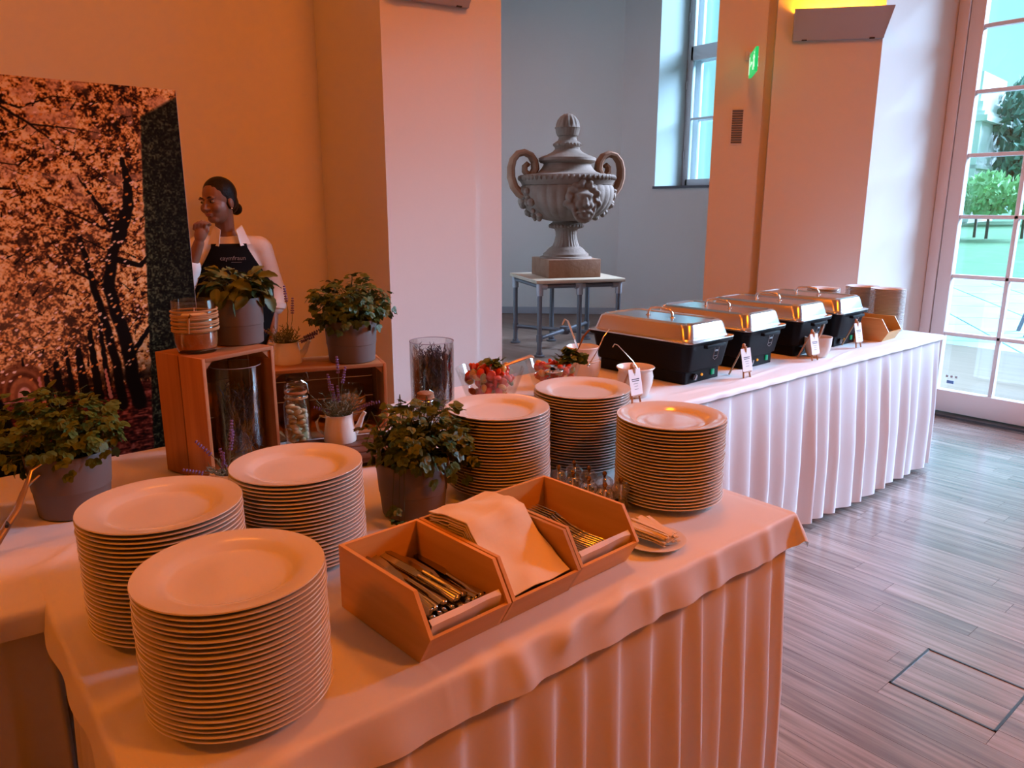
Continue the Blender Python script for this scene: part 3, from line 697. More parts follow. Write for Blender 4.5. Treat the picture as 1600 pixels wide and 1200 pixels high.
# ------------------------------------------------------------------ wooden crates
def crate(name, label, x, y, rz, W, D, Hh, slats, orient):
    """front left bottom corner at x, y, open towards -y; slats run along z (upright crate) or x"""
    t = thing(name, label, 'crate', (x, y, TZ + .0015), rz, 'pine crates')
    th = .010
    # side boards
    for xx in (0, W - th):
        n = slats; g = .004; sw = (D - g * (n - 1)) / n
        for k in range(n):
            b = MB(); b.box((0, 0, 0), (th, sw, Hh) if orient == 'up' else (th, sw, Hh), bev=.0012); b.build('side_slat', m_crate, t, 30, loc=(xx + th / 2, k * (sw + g) + sw / 2, Hh / 2))
    for zz in (th / 2, Hh - th / 2):
        n = slats; g = .004; sw = (D - g * (n - 1)) / n
        for k in range(n):
            b = MB(); b.box((0, 0, 0), (W - 2 * th, sw, th), bev=.0012); b.build('deck_slat', m_cratex, t, 30, loc=(W / 2, k * (sw + g) + sw / 2, zz))
    n = 3; g = .0022; sw = (Hh - 2 * th - g * (n - 1)) / n
    for k in range(n):
        b = MB(); b.box((0, 0, 0), (W - 2 * th, .006, sw), bev=.001); b.build('back_slat', m_cratex, t, 30, loc=(W / 2, D - .004, th + k * (sw + g) + sw / 2))
    for sx, sz in [(0, 0), (1, 0), (0, 1), (1, 1)]:
        cx = th if sx == 0 else W - th; cz = th if sz == 0 else Hh - th; ex = .024 * (1 if sx == 0 else -1); ez = .024 * (1 if sz == 0 else -1)
        b = MB(); b.prism([(cx, cz), (cx + ex, cz), (cx, cz + ez)], .006, D - .02, Matrix(((1, 0, 0), (0, 0, 1), (0, 1, 0)))); b.build('corner_block', m_cratey, t, 0)
    return t
c1 = crate('wooden_crate', 'upright pine crate with a tall glass vase inside', .57, 1.87, math.radians(18), .22, .19, .320, 2, 'up')
c2 = crate('wooden_crate', 'low pine crate lying on its side with jug and parsley pot on top', .825, 2.10, math.radians(-18), .345, .185, .215, 2, 'side')
C1Z = TZ + .0015 + .320; C2Z = TZ + .0015 + .215
tb = thing('serving_board', 'dark wooden slatted board under the lower jug and cookie jar', 'board', (.98, 1.83, TZ + .0015), math.radians(-18))
for k in range(4):
    b = MB(); b.box((0, 0, 0), (.36, .050, .014), bev=.002); b.build('slat', m_darkw, tb, 30, loc=(0, -.085 + k * .056, .020))
for xx in (-.14, .14):
    b = MB(); b.box((0, 0, 0), (.03, .23, .013), bev=.001); b.build('batten', m_darkw, tb, 30, loc=(xx, 0, .0065))
BZ = TZ + .0015 + .0275

# ------------------------------------------------------------------ pots and plants
def leaf_parsley(seed):
    rr = random.Random(seed); b = MB()
    def lobe(ang, L, wd, cx, cy):
        n = 5; pts = []
        for i in range(n + 1):
            u = i / n; ww = wd * (math.sin(PI * (u * .82 + .12)) ** .8) * (1 + .22 * (i % 2))
            pts.append((u * L, ww))
        vs = []; fs = []
        for (u, ww) in pts:
            zc = -.10 * u * u / L
            for s in (-1, 0, 1):
                xx, yy = s * ww, u; zz = zc + (0.22 * abs(s) * ww)
                vs.append((cx + xx * math.cos(ang) - yy * math.sin(ang), cy + xx * math.sin(ang) + yy * math.cos(ang), zz))
        for i in range(n):
            for s in range(2): a = i * 3 + s; fs.append((a, a + 1, a + 4, a + 3))
        b.add(vs, fs)
    for a in (-1.0, 0, 1.0): lobe(a + rr.uniform(-.15, .15), .017 * rr.uniform(.85, 1.1) * (1.1 if a == 0 else .9), .0062, 0, 0.003)
    for a in (-.55, .55): lobe(a, .013, .004, 0, .002)
    return b
def leaf_basil(seed):
    rr = random.Random(seed); b = MB(); L = .055 * rr.uniform(.85, 1.1); wd = .0165 * rr.uniform(.85, 1.1); cv = rr.uniform(.25, .5)
    n = 7; vs = []; fs = []
    for i in range(n + 1):
        u = i / n; ww = wd * math.sin(PI * (u * .93 + .04)) ** .75
        for s in (-1, -.5, 0, .5, 1): vs.append((s * ww, u * L, -cv * L * u * u + .35 * abs(s) * ww - .10 * abs(s) * ww * math.sin(u * 20)))
    for i in range(n):
        for s in range(4): a = i * 5 + s; fs.append((a, a + 1, a + 6, a + 5))
    b.add(vs, fs); return b
PL = [leaf_parsley(i).mesh('parsley_leaf', m_leaf, 180) for i in range(5)]
PLD = [leaf_parsley(i + 9).mesh('parsley_leaf', m_leafd, 180) for i in range(5)]
BL = [leaf_basil(i).mesh('basil_leaf', m_basil, 180) for i in range(5)]
def pot(label, loc, R, h, taper=.86, rz=0.0, group='taupe plant pots'):
    t = thing('potted_herb', label, 'potted plant', loc, rz, group)
    r0 = R * taper
    b = MB(); b.lathe([(0, 0), (r0 - .004, 0), (r0, .003), (r0 + (R - r0) * .42, h * .42), (r0 + (R - r0) * .44 + .0012, h * .43), (R, h - .003), (R - .001, h), (R - .004, h), (R - .006, h * .5), (r0 - .005, .005), (0, .005)], 56)
    b.build('pot', m_pot, t)
    b = MB(); b.lathe([(0, h * .82), (R - .006, h * .80)], 40, mod=lambda r, z, a: (r, z + .004 * math.sin(a * 5) * (r > .01))); b.build('soil', m_soil, t)
    return t
def herb(t, R, h, rx, rz_, zc, n, leaves, seed, sc=(0.8, 1.3), nst=40, bias=(0, 0), fill=0, fillmat=None, tilt=.25):
    """crown of leaves on thin stems above the pot; every outer leaf its own object, the dense inside one mass"""
    rr = random.Random(seed); stems = MB(); inner = MB()
    for i in range(n + fill):
        while True:
            v = Vector((rr.gauss(0, 1), rr.gauss(0, 1), rr.gauss(.1, .9)))
            if v.length > .1: v.normalize(); break
        lump = 1 + .22 * mnoise.noise(v * 2.3 + Vector((seed, 0, 0)))
        q = (rr.uniform(.72, 1.0) if i < n else rr.uniform(.2, .8)) * lump
        p = Vector((v.x * rx * q + bias[0] * q, v.y * rx * q + bias[1] * q, zc + v.z * rz_ * q))
        rad = math.hypot(p.x, p.y)
        if p.z < h + .004 and rad < R * 1.06:
            if rr.random() < .75: p.z = h + .004 + rr.random() * .05
            else: k = R * 1.10 / max(rad, .01); p.x *= k; p.y *= k
        if i < nst:
            a = rr.random() * 6.28; rad0 = R * .55 * rr.random(); s0 = Vector((rad0 * math.cos(a), rad0 * math.sin(a), h * .8))
            mid = s0.lerp(p, .55) + Vector((0, 0, .02)); stems.tube([s0, mid, p], [.0014, .0012, .0008], 5)
        out = Vector((p.x, p.y, 0)); yaw = math.atan2(out.y, out.x) - PI / 2 + rr.uniform(-1.0, 1.0)
        up = (p.z - zc) / rz_
        s = rr.uniform(*sc); e = (tilt - .9 + .9 * up + rr.uniform(-.5, .5), rr.uniform(-.6, .6), yaw)
        if i < n:
            o = link('leaf', leaves[i % len(leaves)], t, p, e); o.scale = (s, s, s)
        else:
            me_ = leaves[i % len(leaves)]; Rm = Euler(e).to_matrix() * s
            inner.add([tuple(q_.co) for q_ in me_.vertices], [tuple(f_.vertices) for f_ in me_.polygons], Rm, p)
    stems.build('stems', m_stem, t)
    if fill: o = inner.build('inner_foliage', fillmat, t, 180); o['kind'] = 'stuff'
# pot on the upright crate: broad leaves
P = pot('taupe pot of broad leaved herb standing on the upright crate behind the candle', (.728, 2.045, C1Z), .069, .125, .93)
herb(P, .069, .125, .082, .050, .150, 80, BL, 3, (.65, 1.0), 40, fill=30, fillmat=m_basil, tilt=.5)
# pot on the low crate
P = pot('taupe pot of parsley standing on the low crate', (1.095, 2.10, C2Z), .080, .130, .88)
herb(P, .080, .130, .132, .092, .172, 290, PLD, 5, (.75, 1.15), 60, fill=260, fillmat=m_leafd)
# pot at far left
P = pot('taupe pot of yellowish parsley at far left in front of the autumn panel', (.268, 1.905, TZ + .0015), .088, .145, .84)
herb(P, .088, .145, .138, .100, .195, 290, PL, 8, (.85, 1.3), 60, (-.02, 0), fill=260, fillmat=m_leaf)
# pot in front
P = pot('taupe pot of parsley between the plate stacks behind the knife bin', (.868, 1.40, TZ + .0015), .083, .128, .86)
herb(P, .083, .128, .118, .090, .172, 260, PLD, 13, (.75, 1.2), 70, (.02, -.01), fill=240, fillmat=m_leafd)
rr = random.Random(77); st = MB()
for (dx, dy, dz) in [(-.085, -.075, .02), (-.092, -.060, .045), (-.078, -.085, .012), (-.12, -.01, .19), (.13, -.055, .115), (.135, -.065, .105), (.10, -.07, .07), (-.10, .03, .215), (-.02, .02, .245), (.05, .0, .235), (.145, -.04, .13)]:
    st.tube([(dx * .3, dy * .3, .11), (dx * .85, dy * .85, max(.13, dz + .03)), (dx, dy, dz)], [.0012, .001, .0007], 5)
    for k in range(3):
        o = link('leaf', PLD[k], P, (dx + rr.uniform(-.008, .008), dy + rr.uniform(-.008, .008), dz + rr.uniform(-.006, .006)), (rr.uniform(-.9, .3), rr.uniform(-.5, .5), rr.uniform(0, 6)))
        s = rr.uniform(.8, 1.2); o.scale = (s, s, s)
st.build('trailing_stems', m_stem, P)

def lavender(t, stems, seed, bush=None):
    """stems: list of (base, mid, tip) ; the last part of each carries a flower spike"""
    rr = random.Random(seed); sm_ = MB()
    for (a, m_, c) in stems:
        a, m_, c = Vector(a), Vector(m_), Vector(c); sm_.tube([a, m_, c], [.0013, .0011, .0008], 5)
        d = (c - m_).normalized(); f = MB(); L = .044
        for k in range(7):
            p = c - d * (L * .8) + d * (L * k / 6); 
            for j in range(4):
                an = j * 1.57 + k * .8; u = d.orthogonal().normalized(); w_ = d.cross(u)
                f.ell(p + (u * math.cos(an) + w_ * math.sin(an)) * (.0036 - .0003 * k), (.0023, .0023, .0026), nu=6, nv=4)
        f.build('flower_spike', m_lav, t)
    if bush:
        cx, cy, cz, r, h, n = bush
        for k in range(n):
            a = rr.random() * 6.28; q = rr.random() ** .5 * r; p = Vector((cx + q * .5 * math.cos(a), cy + q * .5 * math.sin(a), cz)); e = p + Vector((q * .9 * math.cos(a), q * .9 * math.sin(a), h * rr.uniform(.4, 1)))
            sm_.tube([p, p.lerp(e, .5) + Vector((0, 0, .006)), e], [.001, .001, .0006], 4)
            for j in range(5):
                q2 = p.lerp(e, .3 + .14 * j); dd = Vector((rr.uniform(-1, 1), rr.uniform(-1, 1), rr.uniform(.1, 1))).normalized() * .014
                sm_.tube([q2, q2 + dd], [.0016, .0005], 4)
    o = sm_.build('foliage', m_lavst, t); o['kind'] = 'stuff'

def jug(label, loc, R, h, rz):
    t = thing('enamel_jug', label, 'jug', loc, rz, 'small white jugs')
    b = MB(); b.lathe([(0, 0), (R * .98, 0), (R, .004), (R * .97, h * .35), (R * .84, h * .8), (R * .82, h * .93), (R * .86, h), (R * .82, h * 1.0), (R * .79, h * .93), (R * .8, h * .8), (R * .93, h * .35), (R * .95, .005), (0, .005)], 40); b.build('body', m_enam, t)
    b = MB(); b.tube([(R * .88, 0, h * .32), (R * 1.2, 0, h * .55), (R * 1.42, 0, h * .88), (R * 1.58, 0, h * 1.02)], [.012, .009, .0065, .006], 10); b.build('spout', m_enam, t)
    b = MB(); b.tube([(-R * .8, 0, h * .88), (-R * 1.15, 0, h * .93), (-R * 1.38, 0, h * .72), (-R * 1.3, 0, h * .42), (-R * .95, 0, h * .25)], .0042, 8); b.build('handle', m_enam, t)
    b = MB(); b.lathe([(0, h * .9), (R * .79, h * .9)], 24); b.build('soil', m_soil, t)
    return t
j1 = jug('small cream jug of lavender on top of the low crate', (.922, 2.190, C2Z), .044, .066, -.55)
lavender(j1, [((0, 0, .06), (.012, -.004, .16), (.006, -.002, .225)), ((.004, 0, .06), (.022, .0, .13), (.026, .004, .188)), ((-.01, 0, .06), (-.035, 0, .085), (-.075, 0, .108)), ((.015, 0, .06), (.05, .0, .075), (.098, .004, .098)), ((.012, .01, .06), (.06, .01, .078), (.085, .0, .086)), ((.012, .01, .06), (.05, .01, .065), (.075, .0, .075))], 3, (0, 0, .06, .05, .055, 34))
j2 = jug('small cream jug of lavender on the dark board before the low crate', (.948, 1.915, BZ), .046, .080, -.55)
lavender(j2, [((0, 0, .07), (-.02, 0, .15), (-.024, 0, .185)), ((0, 0, .07), (.012, 0, .16), (.022, 0, .205)), ((.003, 0, .07), (.004, 0, .18), (.002, 0, .235)), ((.01, 0, .07), (.06, 0, .098), (.105, 0, .108)), ((.01, .01, .07), (.05, 0, .09), (.085, 0, .106)), ((-.01, 0, .07), (-.04, 0, .09), (-.06, 0, .097)), ((-.01, .01, .07), (-.012, 0, .13), (-.014, 0, .155)), ((.005, .01, .07), (.002, 0, .12), (.0, 0, .15))], 4, (0, 0, .07, .055, .075, 44))
j3 = jug('small cream jug of lavender hidden behind the plates before the upright crate', (.578, 1.775, TZ + .0015), .036, .055, -.6)
lavender(j3, [((0, 0, .05), (-.008, 0, .085), (-.012, 0, .105)), ((0, 0, .05), (-.01, 0, .08), (-.008, 0, .095)), ((0, 0, .05), (.012, 0, .13), (.018, 0, .175)), ((0, 0, .05), (.01, 0, .11), (.018, 0, .148)), ((-.01, 0, .05), (-.022, 0, .085), (-.062, 0, .128)), ((-.01, 0, .05), (-.05, 0, .052), (-.095, 0, .062))], 5, (0, 0, .05, .05, .03, 22))

# ------------------------------------------------------------------ candle glasses, vases, jars
def candle_glass(label, loc, R, h, wrap0, wrap1, gel):
    t = thing('candle_glass', label, 'candle holder', loc, 0, 'twine wrapped candle glasses')
    b = MB(); b.lathe([(0, 0), (R * .84, 0), (R * .88, .004), (R * .97, h * .2), (R, h * .45), (R * .98, h), (R * .955, h), (R * .975, h * .45), (R * .94, h * .2), (R * .84, .010), (0, .010)], 40); b.build('glass', m_glass, t)
    b = MB(); b.lathe([(0, .012), (R * .86, .012), (R * .935, h * .2), (R * .945, gel), (0, gel)], 32); b.build('sand_filling', m_gel, t)
    b = MB(); b.lathe([(0, gel), (R * .66, gel), (R * .72, gel + .010), (R * .72, h * .66), (R * .55, h * .73), (R * .12, h * .76), (0, h * .76)], 32); b.build('candle', m_wax, t)
    b = MB(); b.tube([(0, 0, h * .74), (.001, 0, h * .84)], .0012, 6); b.build('wick', m_paper, t)
    b = MB(); n = 9; pts = []
    for k in range(n * 24 + 1):
        a = k / 24 * 2 * PI; z = wrap0 + (wrap1 - wrap0) * k / (n * 24) + .002 * math.sin(a * .37); pts.append((R * 1.03 * math.cos(a), R * 1.03 * math.sin(a), z))
    b.tube(pts, .0024, 6); b.build('twine', m_twine, t)
    b = MB(); a0 = -2.0; b.tube([(R * 1.06 * math.cos(a0), R * 1.06 * math.sin(a0), wrap1 - .006), (R * 1.1 * math.cos(a0 - .1), R * 1.1 * math.sin(a0 - .1), wrap1 - .014), (R * 1.08 * math.cos(a0 - .16), R * 1.08 * math.sin(a0 - .16), wrap0 + .004)], [.004, .003, .0022], 7); b.build('knot', m_twine, t)
    return t
candle_glass('twine wrapped candle in a glass on the upright crate', (.598, 1.985, C1Z), .054, .133, .052, .108, .050)
candle_glass('twine wrapped candle glass inside the low crate at right', (1.085, 2.115, TZ + .014), .048, .120, .035, .085, .035)
def vase(label, loc, R, h):
    t = thing('glass_vase', label, 'vase', loc, 0, 'straight glass vases')
    b = MB(); b.lathe([(0, 0), (R, 0), (R, h), (R - .0025, h), (R - .003, .008), (0, .008)], 48); b.build('glass', m_glass, t)
    b = MB(); b.lathe([(R - .003, h - .0015), (R + .0006, h - .0015), (R + .0006, h), (R - .003, h)], 48, close=True); b.build('rim', M('glass_edge', (.40, .36, .40), .15), t)
    return t
vx = (1.345, 2.03); vase('tall clear glass vase full of dried lavender beside the salad', (*vx, TZ + .002), .072, .258)
def dried(label, loc, R, h, seed, n=420):
    rr = random.Random(seed); b = MB()
    for k in range(n):
        a = rr.random() * 6.28; q = R * rr.random() ** .5; z = .01 + h * .72 * rr.random() ** 1.1
        p = Vector((q * math.cos(a), q * math.sin(a), z)); d = Vector((rr.gauss(0, .5), rr.gauss(0, .5), rr.uniform(.3, 1.2))).normalized() * rr.uniform(.03, .07); e = p + d
        e.z = min(e.z, h); rad = math.hypot(e.x, e.y)
        if rad > R: e.x *= R / rad; e.y *= R / rad
        b.tube([p, p.lerp(e, .5), e], [.0012, .0012, .0004], 4)
        u = d.normalized()
        for j in range(5):
            w_ = Vector((rr.uniform(-1, 1), rr.uniform(-1, 1), rr.uniform(-.1, .9))).normalized(); w_ = (w_ + u * .7).normalized() * rr.uniform(.010, .018)
            c = p.lerp(e, .35 + .13 * j); f = c + w_; rad = math.hypot(f.x, f.y)
            if rad > R: f.x *= R / rad; f.y *= R / rad
            b.tube([c, f], [.0018, .0005], 4)
    o = b.build('dried_herb', m_dried, None, 0, loc=loc); o['kind'] = 'stuff'; tag(o, label, 'dried lavender')
dried('dense dried lavender filling the tall vase beside the salad', (*vx, TZ + .012), .064, .235, 4, 700)
v2 = (.690, 1.985); vase('tall clear glass vase standing inside the upright crate', (*v2, TZ + .014), .066, .262)
dried('dark dried herbs in the vase inside the upright crate', (*v2, TZ + .024), .058, .20, 6, 300)
def jar(label, loc, R, h, clip=True, cork=False):
    t = thing('glass_jar', label, 'jar', loc, 0)
    b = MB(); b.lathe([(0, 0), (R * .95, 0), (R, .006), (R, h * .66), (R * .82, h * .76), (R * .78, h * .86), (R * .75, h * .86), (R * .79, h * .75), (R * .96, h * .65), (R * .96, .010), (0, .010)], 32); b.build('glass', m_glass, t)
    b = MB(); b.lathe([(R * .80, h * .84), (R * .86, h * .85), (R * .86, h * .875), (R * .80, h * .885)], 28, close=True); b.build('seal_ring', M('rubber_seal', (.45, .18, .07), .6), t)
    b = MB(); b.lathe([(0, h * .87), (R * .82, h * .87), (R * .86, h * .90), (R * .84, h * .97), (R * .6, h), (0, h)], 28); jl = b.build('lid', m_cork if cork else m_glass, t)
    b = MB(); b.tube([(R * .9, 0, h * .70), (R * 1.08, 0, h * .80), (R * .95, 0, h * .96), (R * .5, 0, h * 1.02), (0, 0, h * 1.01)], .0014, 6); b.tube([(R * .84 * math.cos(a * .2617), R * .84 * math.sin(a * .2617), h * .80) for a in range(25)], .0014, 6); b.build('wire_clip', m_steel, jl)
    if not cork:
        b = MB(); b.tube([(R * .86 * math.cos(a * .2617), R * .86 * math.sin(a * .2617), h * .77 + .001 * (a % 3)) for a in range(49)], .0022, 6); b.build('twine', m_twine, t)
    return t
J = (.868, 2.020); jar('clip top jar of pale cookies at the left front of the low crate', (*J, BZ - .0275 + .0005), .037, .190)
def pebble(seed, r):
    rr = random.Random(seed); b = MB(); b.ell((0, 0, 0), (r, r * .85, r * .45), nu=10, nv=7); return b
ck = [pebble(i, .0145).mesh('cookie', m_cookie) for i in range(2)]; nt_ = [pebble(i, .010).mesh('nut', m_nut) for i in range(2)]
rr = random.Random(21)
for k in range(30):
    lay = k // 4; a = k * 1.63 + lay; r_ = .019
    o = link('cookie', ck[k % 2], None, (J[0] + r_ * math.cos(a), J[1] + r_ * math.sin(a), TZ + .022 + lay * .0142), (rr.uniform(-.5, .5), rr.uniform(-.5, .5), rr.uniform(0, 3)))
    tag(o, 'pale round cookie among those in the clip top jar', 'cookie', 'cookies in the jar')
J2 = (.935, 2.165); jar('dim glass jar of brown nuts at the back inside the low crate', (*J2, TZ + .014), .038, .175)
for k in range(44):
    lay = k // 7; a = k * 1.1 + lay * .4; r_ = .022 if k % 7 else .003
    o = link('nut', nt_[k % 2], None, (J2[0] + r_ * math.cos(a), J2[1] + r_ * math.sin(a), TZ + .033 + lay * .0125), (rr.uniform(-1, 1), rr.uniform(-1, 1), rr.uniform(0, 3)))
    tag(o, 'brown nut in the jar inside the low crate', 'nut', 'nuts in the jar')
jar('small corked jar half hidden behind the front parsley, before the lavender vase', (1.225, 1.89, TZ + .002), .030, .132, True, True)

# ------------------------------------------------------------------ salad bowls, pots, ladles
def lobowl(name, label, loc, R, h, mat, group):
    t = thing(name, label, 'bowl', loc, 0, group)
    b = MB(); b.lathe([(0, 0), (R * .45, 0), (R * .5, .004), (R * .72, h * .4), (R * .95, h * .9), (R, h), (R * .975, h), (R * .92, h * .88), (R * .69, h * .4), (R * .46, .010), (0, .010)], 48); b.build('bowl', mat, t)
    return t
S1 = (1.535, 1.965); lobowl('salad_bowl', 'clear glass bowl of chopped tomato salad beside the lavender vase', (*S1, TZ + .002), .118, .150, m_bowlg, 'salad bowls')
S2 = (1.835, 1.975); lobowl('salad_bowl', 'glass bowl of herb topped salad left of the tall ceramic pot', (*S2, TZ + .002), .105, .135, m_bowlg, 'salad bowls')
tm = []
for i in range(3):
    b = MB(); b.ell((0, 0, 0), (.0155, .012, .010), nu=9, nv=6); b.v = [(x + .002 * math.sin(90 * y + i), y, z if z > -.004 else -.004) for x, y, z in b.v]; tm.append(b)
def salad(S, R, h, n, seed, what, where, gname):
    rr = random.Random(seed); ms = [tm[i].mesh('tomato_chunk', m_tom) for i in range(3)] + [tm[0].mesh('cucumber_chunk', m_cuc), tm[1].mesh('pepper_chunk', m_pep)]
    for k in range(n):
        u = (k + .5) / n; a = k * 2.4; zz = .028 + h * .80 * u ** .8; rad = R * (.40 + .46 * min(1, zz / h)) * (rr.random() ** .3 if k % 4 else .4) * (1 if u < .8 else 1 - (u - .8) * 2.2)
        kind = rr.choices([0, 1, 2, 3, 4], [3, 3, 3, 1.8, 1.2])[0]
        nm, lab, cat = [('tomato_chunk', 'red tomato chunk', 'tomato'), ('tomato_chunk', 'red tomato chunk', 'tomato'), ('tomato_chunk', 'red tomato chunk', 'tomato'), ('cucumber_chunk', 'pale cucumber chunk', 'cucumber'), ('pepper_chunk', 'yellow pepper chunk', 'pepper')][kind]
        s = rr.uniform(.85, 1.2); o = link(nm, ms[kind], None, (S[0] + rad * math.cos(a), S[1] + rad * math.sin(a), TZ + zz), (rr.uniform(-1.5, 1.5), rr.uniform(-1.5, 1.5), rr.uniform(0, 6))); o.scale = (s, s, s)
        tag(o, '%s in the %s' % (lab, where), cat, gname)
salad(S1, .112, .165, 150, 31, '', 'glass salad bowl beside the lavender vase', 'salad pieces in the left bowl')
salad(S2, .098, .130, 90, 32, '', 'bowl of herb topped salad', 'salad pieces in the right bowl')
def garnish(label, loc, n, r, leaves, seed, s0):
    rr = random.Random(seed); t = thing('herb_garnish', label, 'herb', loc)
    for k in range(n):
        v = Vector((rr.gauss(0, 1), rr.gauss(0, 1), abs(rr.gauss(0, 1)))).normalized() * r * rr.random() ** .5
        o = link('leaf', leaves[k % 5], t, v, (rr.uniform(-.2, 1.2), rr.uniform(-.6, .6), rr.uniform(0, 6))); s = s0 * rr.uniform(.8, 1.3); o.scale = (s, s, s)
garnish('frilly green herb tuft on top of the tomato salad', (S1[0] - .005, S1[1] - .035, TZ + .165), 16, .026, PL, 3, 1.25)
garnish('dark green herb heap on the right salad bowl', (S2[0] + .04, S2[1] - .045, TZ + .128), 46, .052, PLD, 4, 1.3)
def potc(label, loc, prof, n=44):
    t = thing('ceramic_pot', label, 'pot', loc, 0, 'cream ceramic pots')
    b = MB(); b.lathe(prof, n); b.build('body', m_ceram, t); return t
P1 = (2.065, 2.055); t = potc('tall cream ceramic pot left of the nearest chafing dish', (*P1, TZ + .002), [(0, 0), (.052, 0), (.060, .02), (.069, .06), (.069, .085), (.058, .122), (.060, .140), (.066, .150), (.063, .152), (.055, .138), (.053, .122), (.063, .085), (.063, .06), (.054, .02), (0, .008)])
for z in (.095, .103):
    b = MB(); b.lathe([(.0665 if z < .1 else .0645, z), (.068 if z < .1 else .066, z + .002), (.065 if z < .1 else .063, z + .004)], 44); b.build('groove_band', m_ceram, t)
P2 = (2.085, 1.80); t = potc('cream ceramic pot standing before the nearest chafing dish', (*P2, TZ + .002), [(0, 0), (.046, 0), (.052, .012), (.064, .05), (.066, .075), (.062, .093), (.064, .100), (.071, .107), (.069, .110), (.060, .100), (.058, .09), (.060, .07), (.046, .012), (0, .008)])
b = MB(); b.lathe([(0, .085), (.058, .085)], 32); b.build('dressing', M('cream_dressing', (.75, .52, .24), .35), t)
P3 = (3.315, 1.76); t = potc('low cream ceramic bowl between the two farther card easels', (*P3, TZ + .002), [(0, 0), (.042, 0), (.052, .02), (.060, .055), (.061, .085), (.063, .092), (.058, .092), (.056, .055), (.046, .02), (0, .008)])
b = MB(); b.lathe([(0, .072), (.056, .072)], 32); b.build('sauce', M('pale_sauce', (.70, .50, .35), .4), t)
def ladle(label, pts, r, mat, name='ladle', cat='ladle', flat=.35, up=None):
    t = thing(name, label, cat, pts[0]); p0_ = Vector(pts[0])
    b = MB(); b.tube([Vector(p) - p0_ for p in pts], r, 8, flat=flat, up=up); b.build('handle', mat, t); 
    b = MB(); b.ell((0, 0, -.0), (max(r) * 1.8, max(r) * 1.4, .008) if isinstance(r, list) else (r * 2.4, r * 2, .008)); b.build('ladle_bowl', mat, t)
    return t
ladle('flat steel ladle standing in the tall ceramic pot', [(2.08, 2.06, TZ + .05), (2.050, 2.070, TZ + .15), (2.010, 2.085, TZ + .255), (2.000, 2.090, TZ + .262), (1.992, 2.095, TZ + .240)], .0085, m_steel)
ladle('thin steel ladle standing in the ceramic pot before the chafing dish', [(2.100, 1.79, TZ + .088), (2.085, 1.815, TZ + .13), (2.045, 1.855, TZ + .188), (2.036, 1.862, TZ + .192), (2.030, 1.866, TZ + .18)], .0048, m_steel)
ladle('wooden spoon leaning in the low ceramic bowl', [(3.31, 1.765, TZ + .075), (3.36, 1.775, TZ + .105), (3.43, 1.80, TZ + .148)], .007, m_pegw, 'wooden_spoon', 'spoon')
ladle('dark copper serving spoon upright in the right salad bowl', [(1.87, 1.93, TZ + .13), (1.895, 1.905, TZ + .19), (1.91, 1.90, TZ + .228), (1.94, 1.90, TZ + .250)], [.0035, .005, .007, .006], M('dark_copper', (.22, .10, .05), .25, metal=.9), 'serving_spoon', 'spoon')
ladle('thin bent steel spoon at the right of the right salad bowl', [(1.90, 1.86, TZ + .13), (1.955, 1.865, TZ + .185), (1.985, 1.87, TZ + .225), (2.03, 1.885, TZ + .245)], .0025, m_steel, 'serving_spoon', 'spoon')
ladle('copper coloured spoon handle across the tomato salad', [(1.54, 1.93, TZ + .158), (1.60, 1.92, TZ + .172), (1.665, 1.905, TZ + .187), (1.672, 1.905, TZ + .183)], [.006, .009, .011, .010], m_copper, 'serving_spoon', 'spoon', flat=.5)
ladle('broad steel server resting on the rim of the right salad bowl', [(1.78, 1.91, TZ + .12), (1.745, 1.885, TZ + .145), (1.715, 1.88, TZ + .150)], [.012, .020, .022], m_steel, 'salad_server', 'spoon', flat=.25)
# black tent card between the bowls
t = thing('tent_card', 'plain black tent card standing between the two salad bowls', 'card', (1.685, 1.80, TZ + .0015), -.35)
b = MB(); b.prism([(-.062, 0), (.062, 0), (.022, .125), (-.012, .125)], -.003, .003, RX(PI / 2)); b.build('card', m_blackg, t, 0)
b = MB(); b.prism([(-.03, 0), (.03, 0), (.012, .115), (-.012, .115)], -.003, .003, RX(PI / 2 + .35), (0, .045, 0)); b.build('strut', m_blackg, t, 0)

# bowl and tongs at the left edge
t = lobowl('serving_bowl', 'white bowl cut by the left edge of the picture', (.035, 1.93, TZ + .002), .100, .095, m_ceram, None)
tg = thing('serving_tongs', 'steel salad tongs leaning at the left edge beside the leafy pot', 'tongs', (.10, 1.74, TZ + .004))
for k, (ex, ez) in enumerate([(.118, .172), (.094, .140)]):
    b = MB(); b.tube([(-.02 + k * .006, .0, .0), (.045, .02, .078), (.066 - k * .006, .03, .118 - k * .012), (.080 - k * .012, .035, ez - .024), (ex, .045, ez - .008)], [.013, .012, .009, .006, .004], 8, flat=.3); b.build('arm', M('warm_steel', (.55, .45, .40), .3, metal=.9), tg)
b = MB(); b.tube([(.020, -.008, .055), (.028, .035, .055)], .0035, 8); b.build('clip', m_dark, tg)
b = MB(); b.ell((-.03, 0, -.0), (.02, .014, .004)); b.build('grip_end', m_steel, tg)

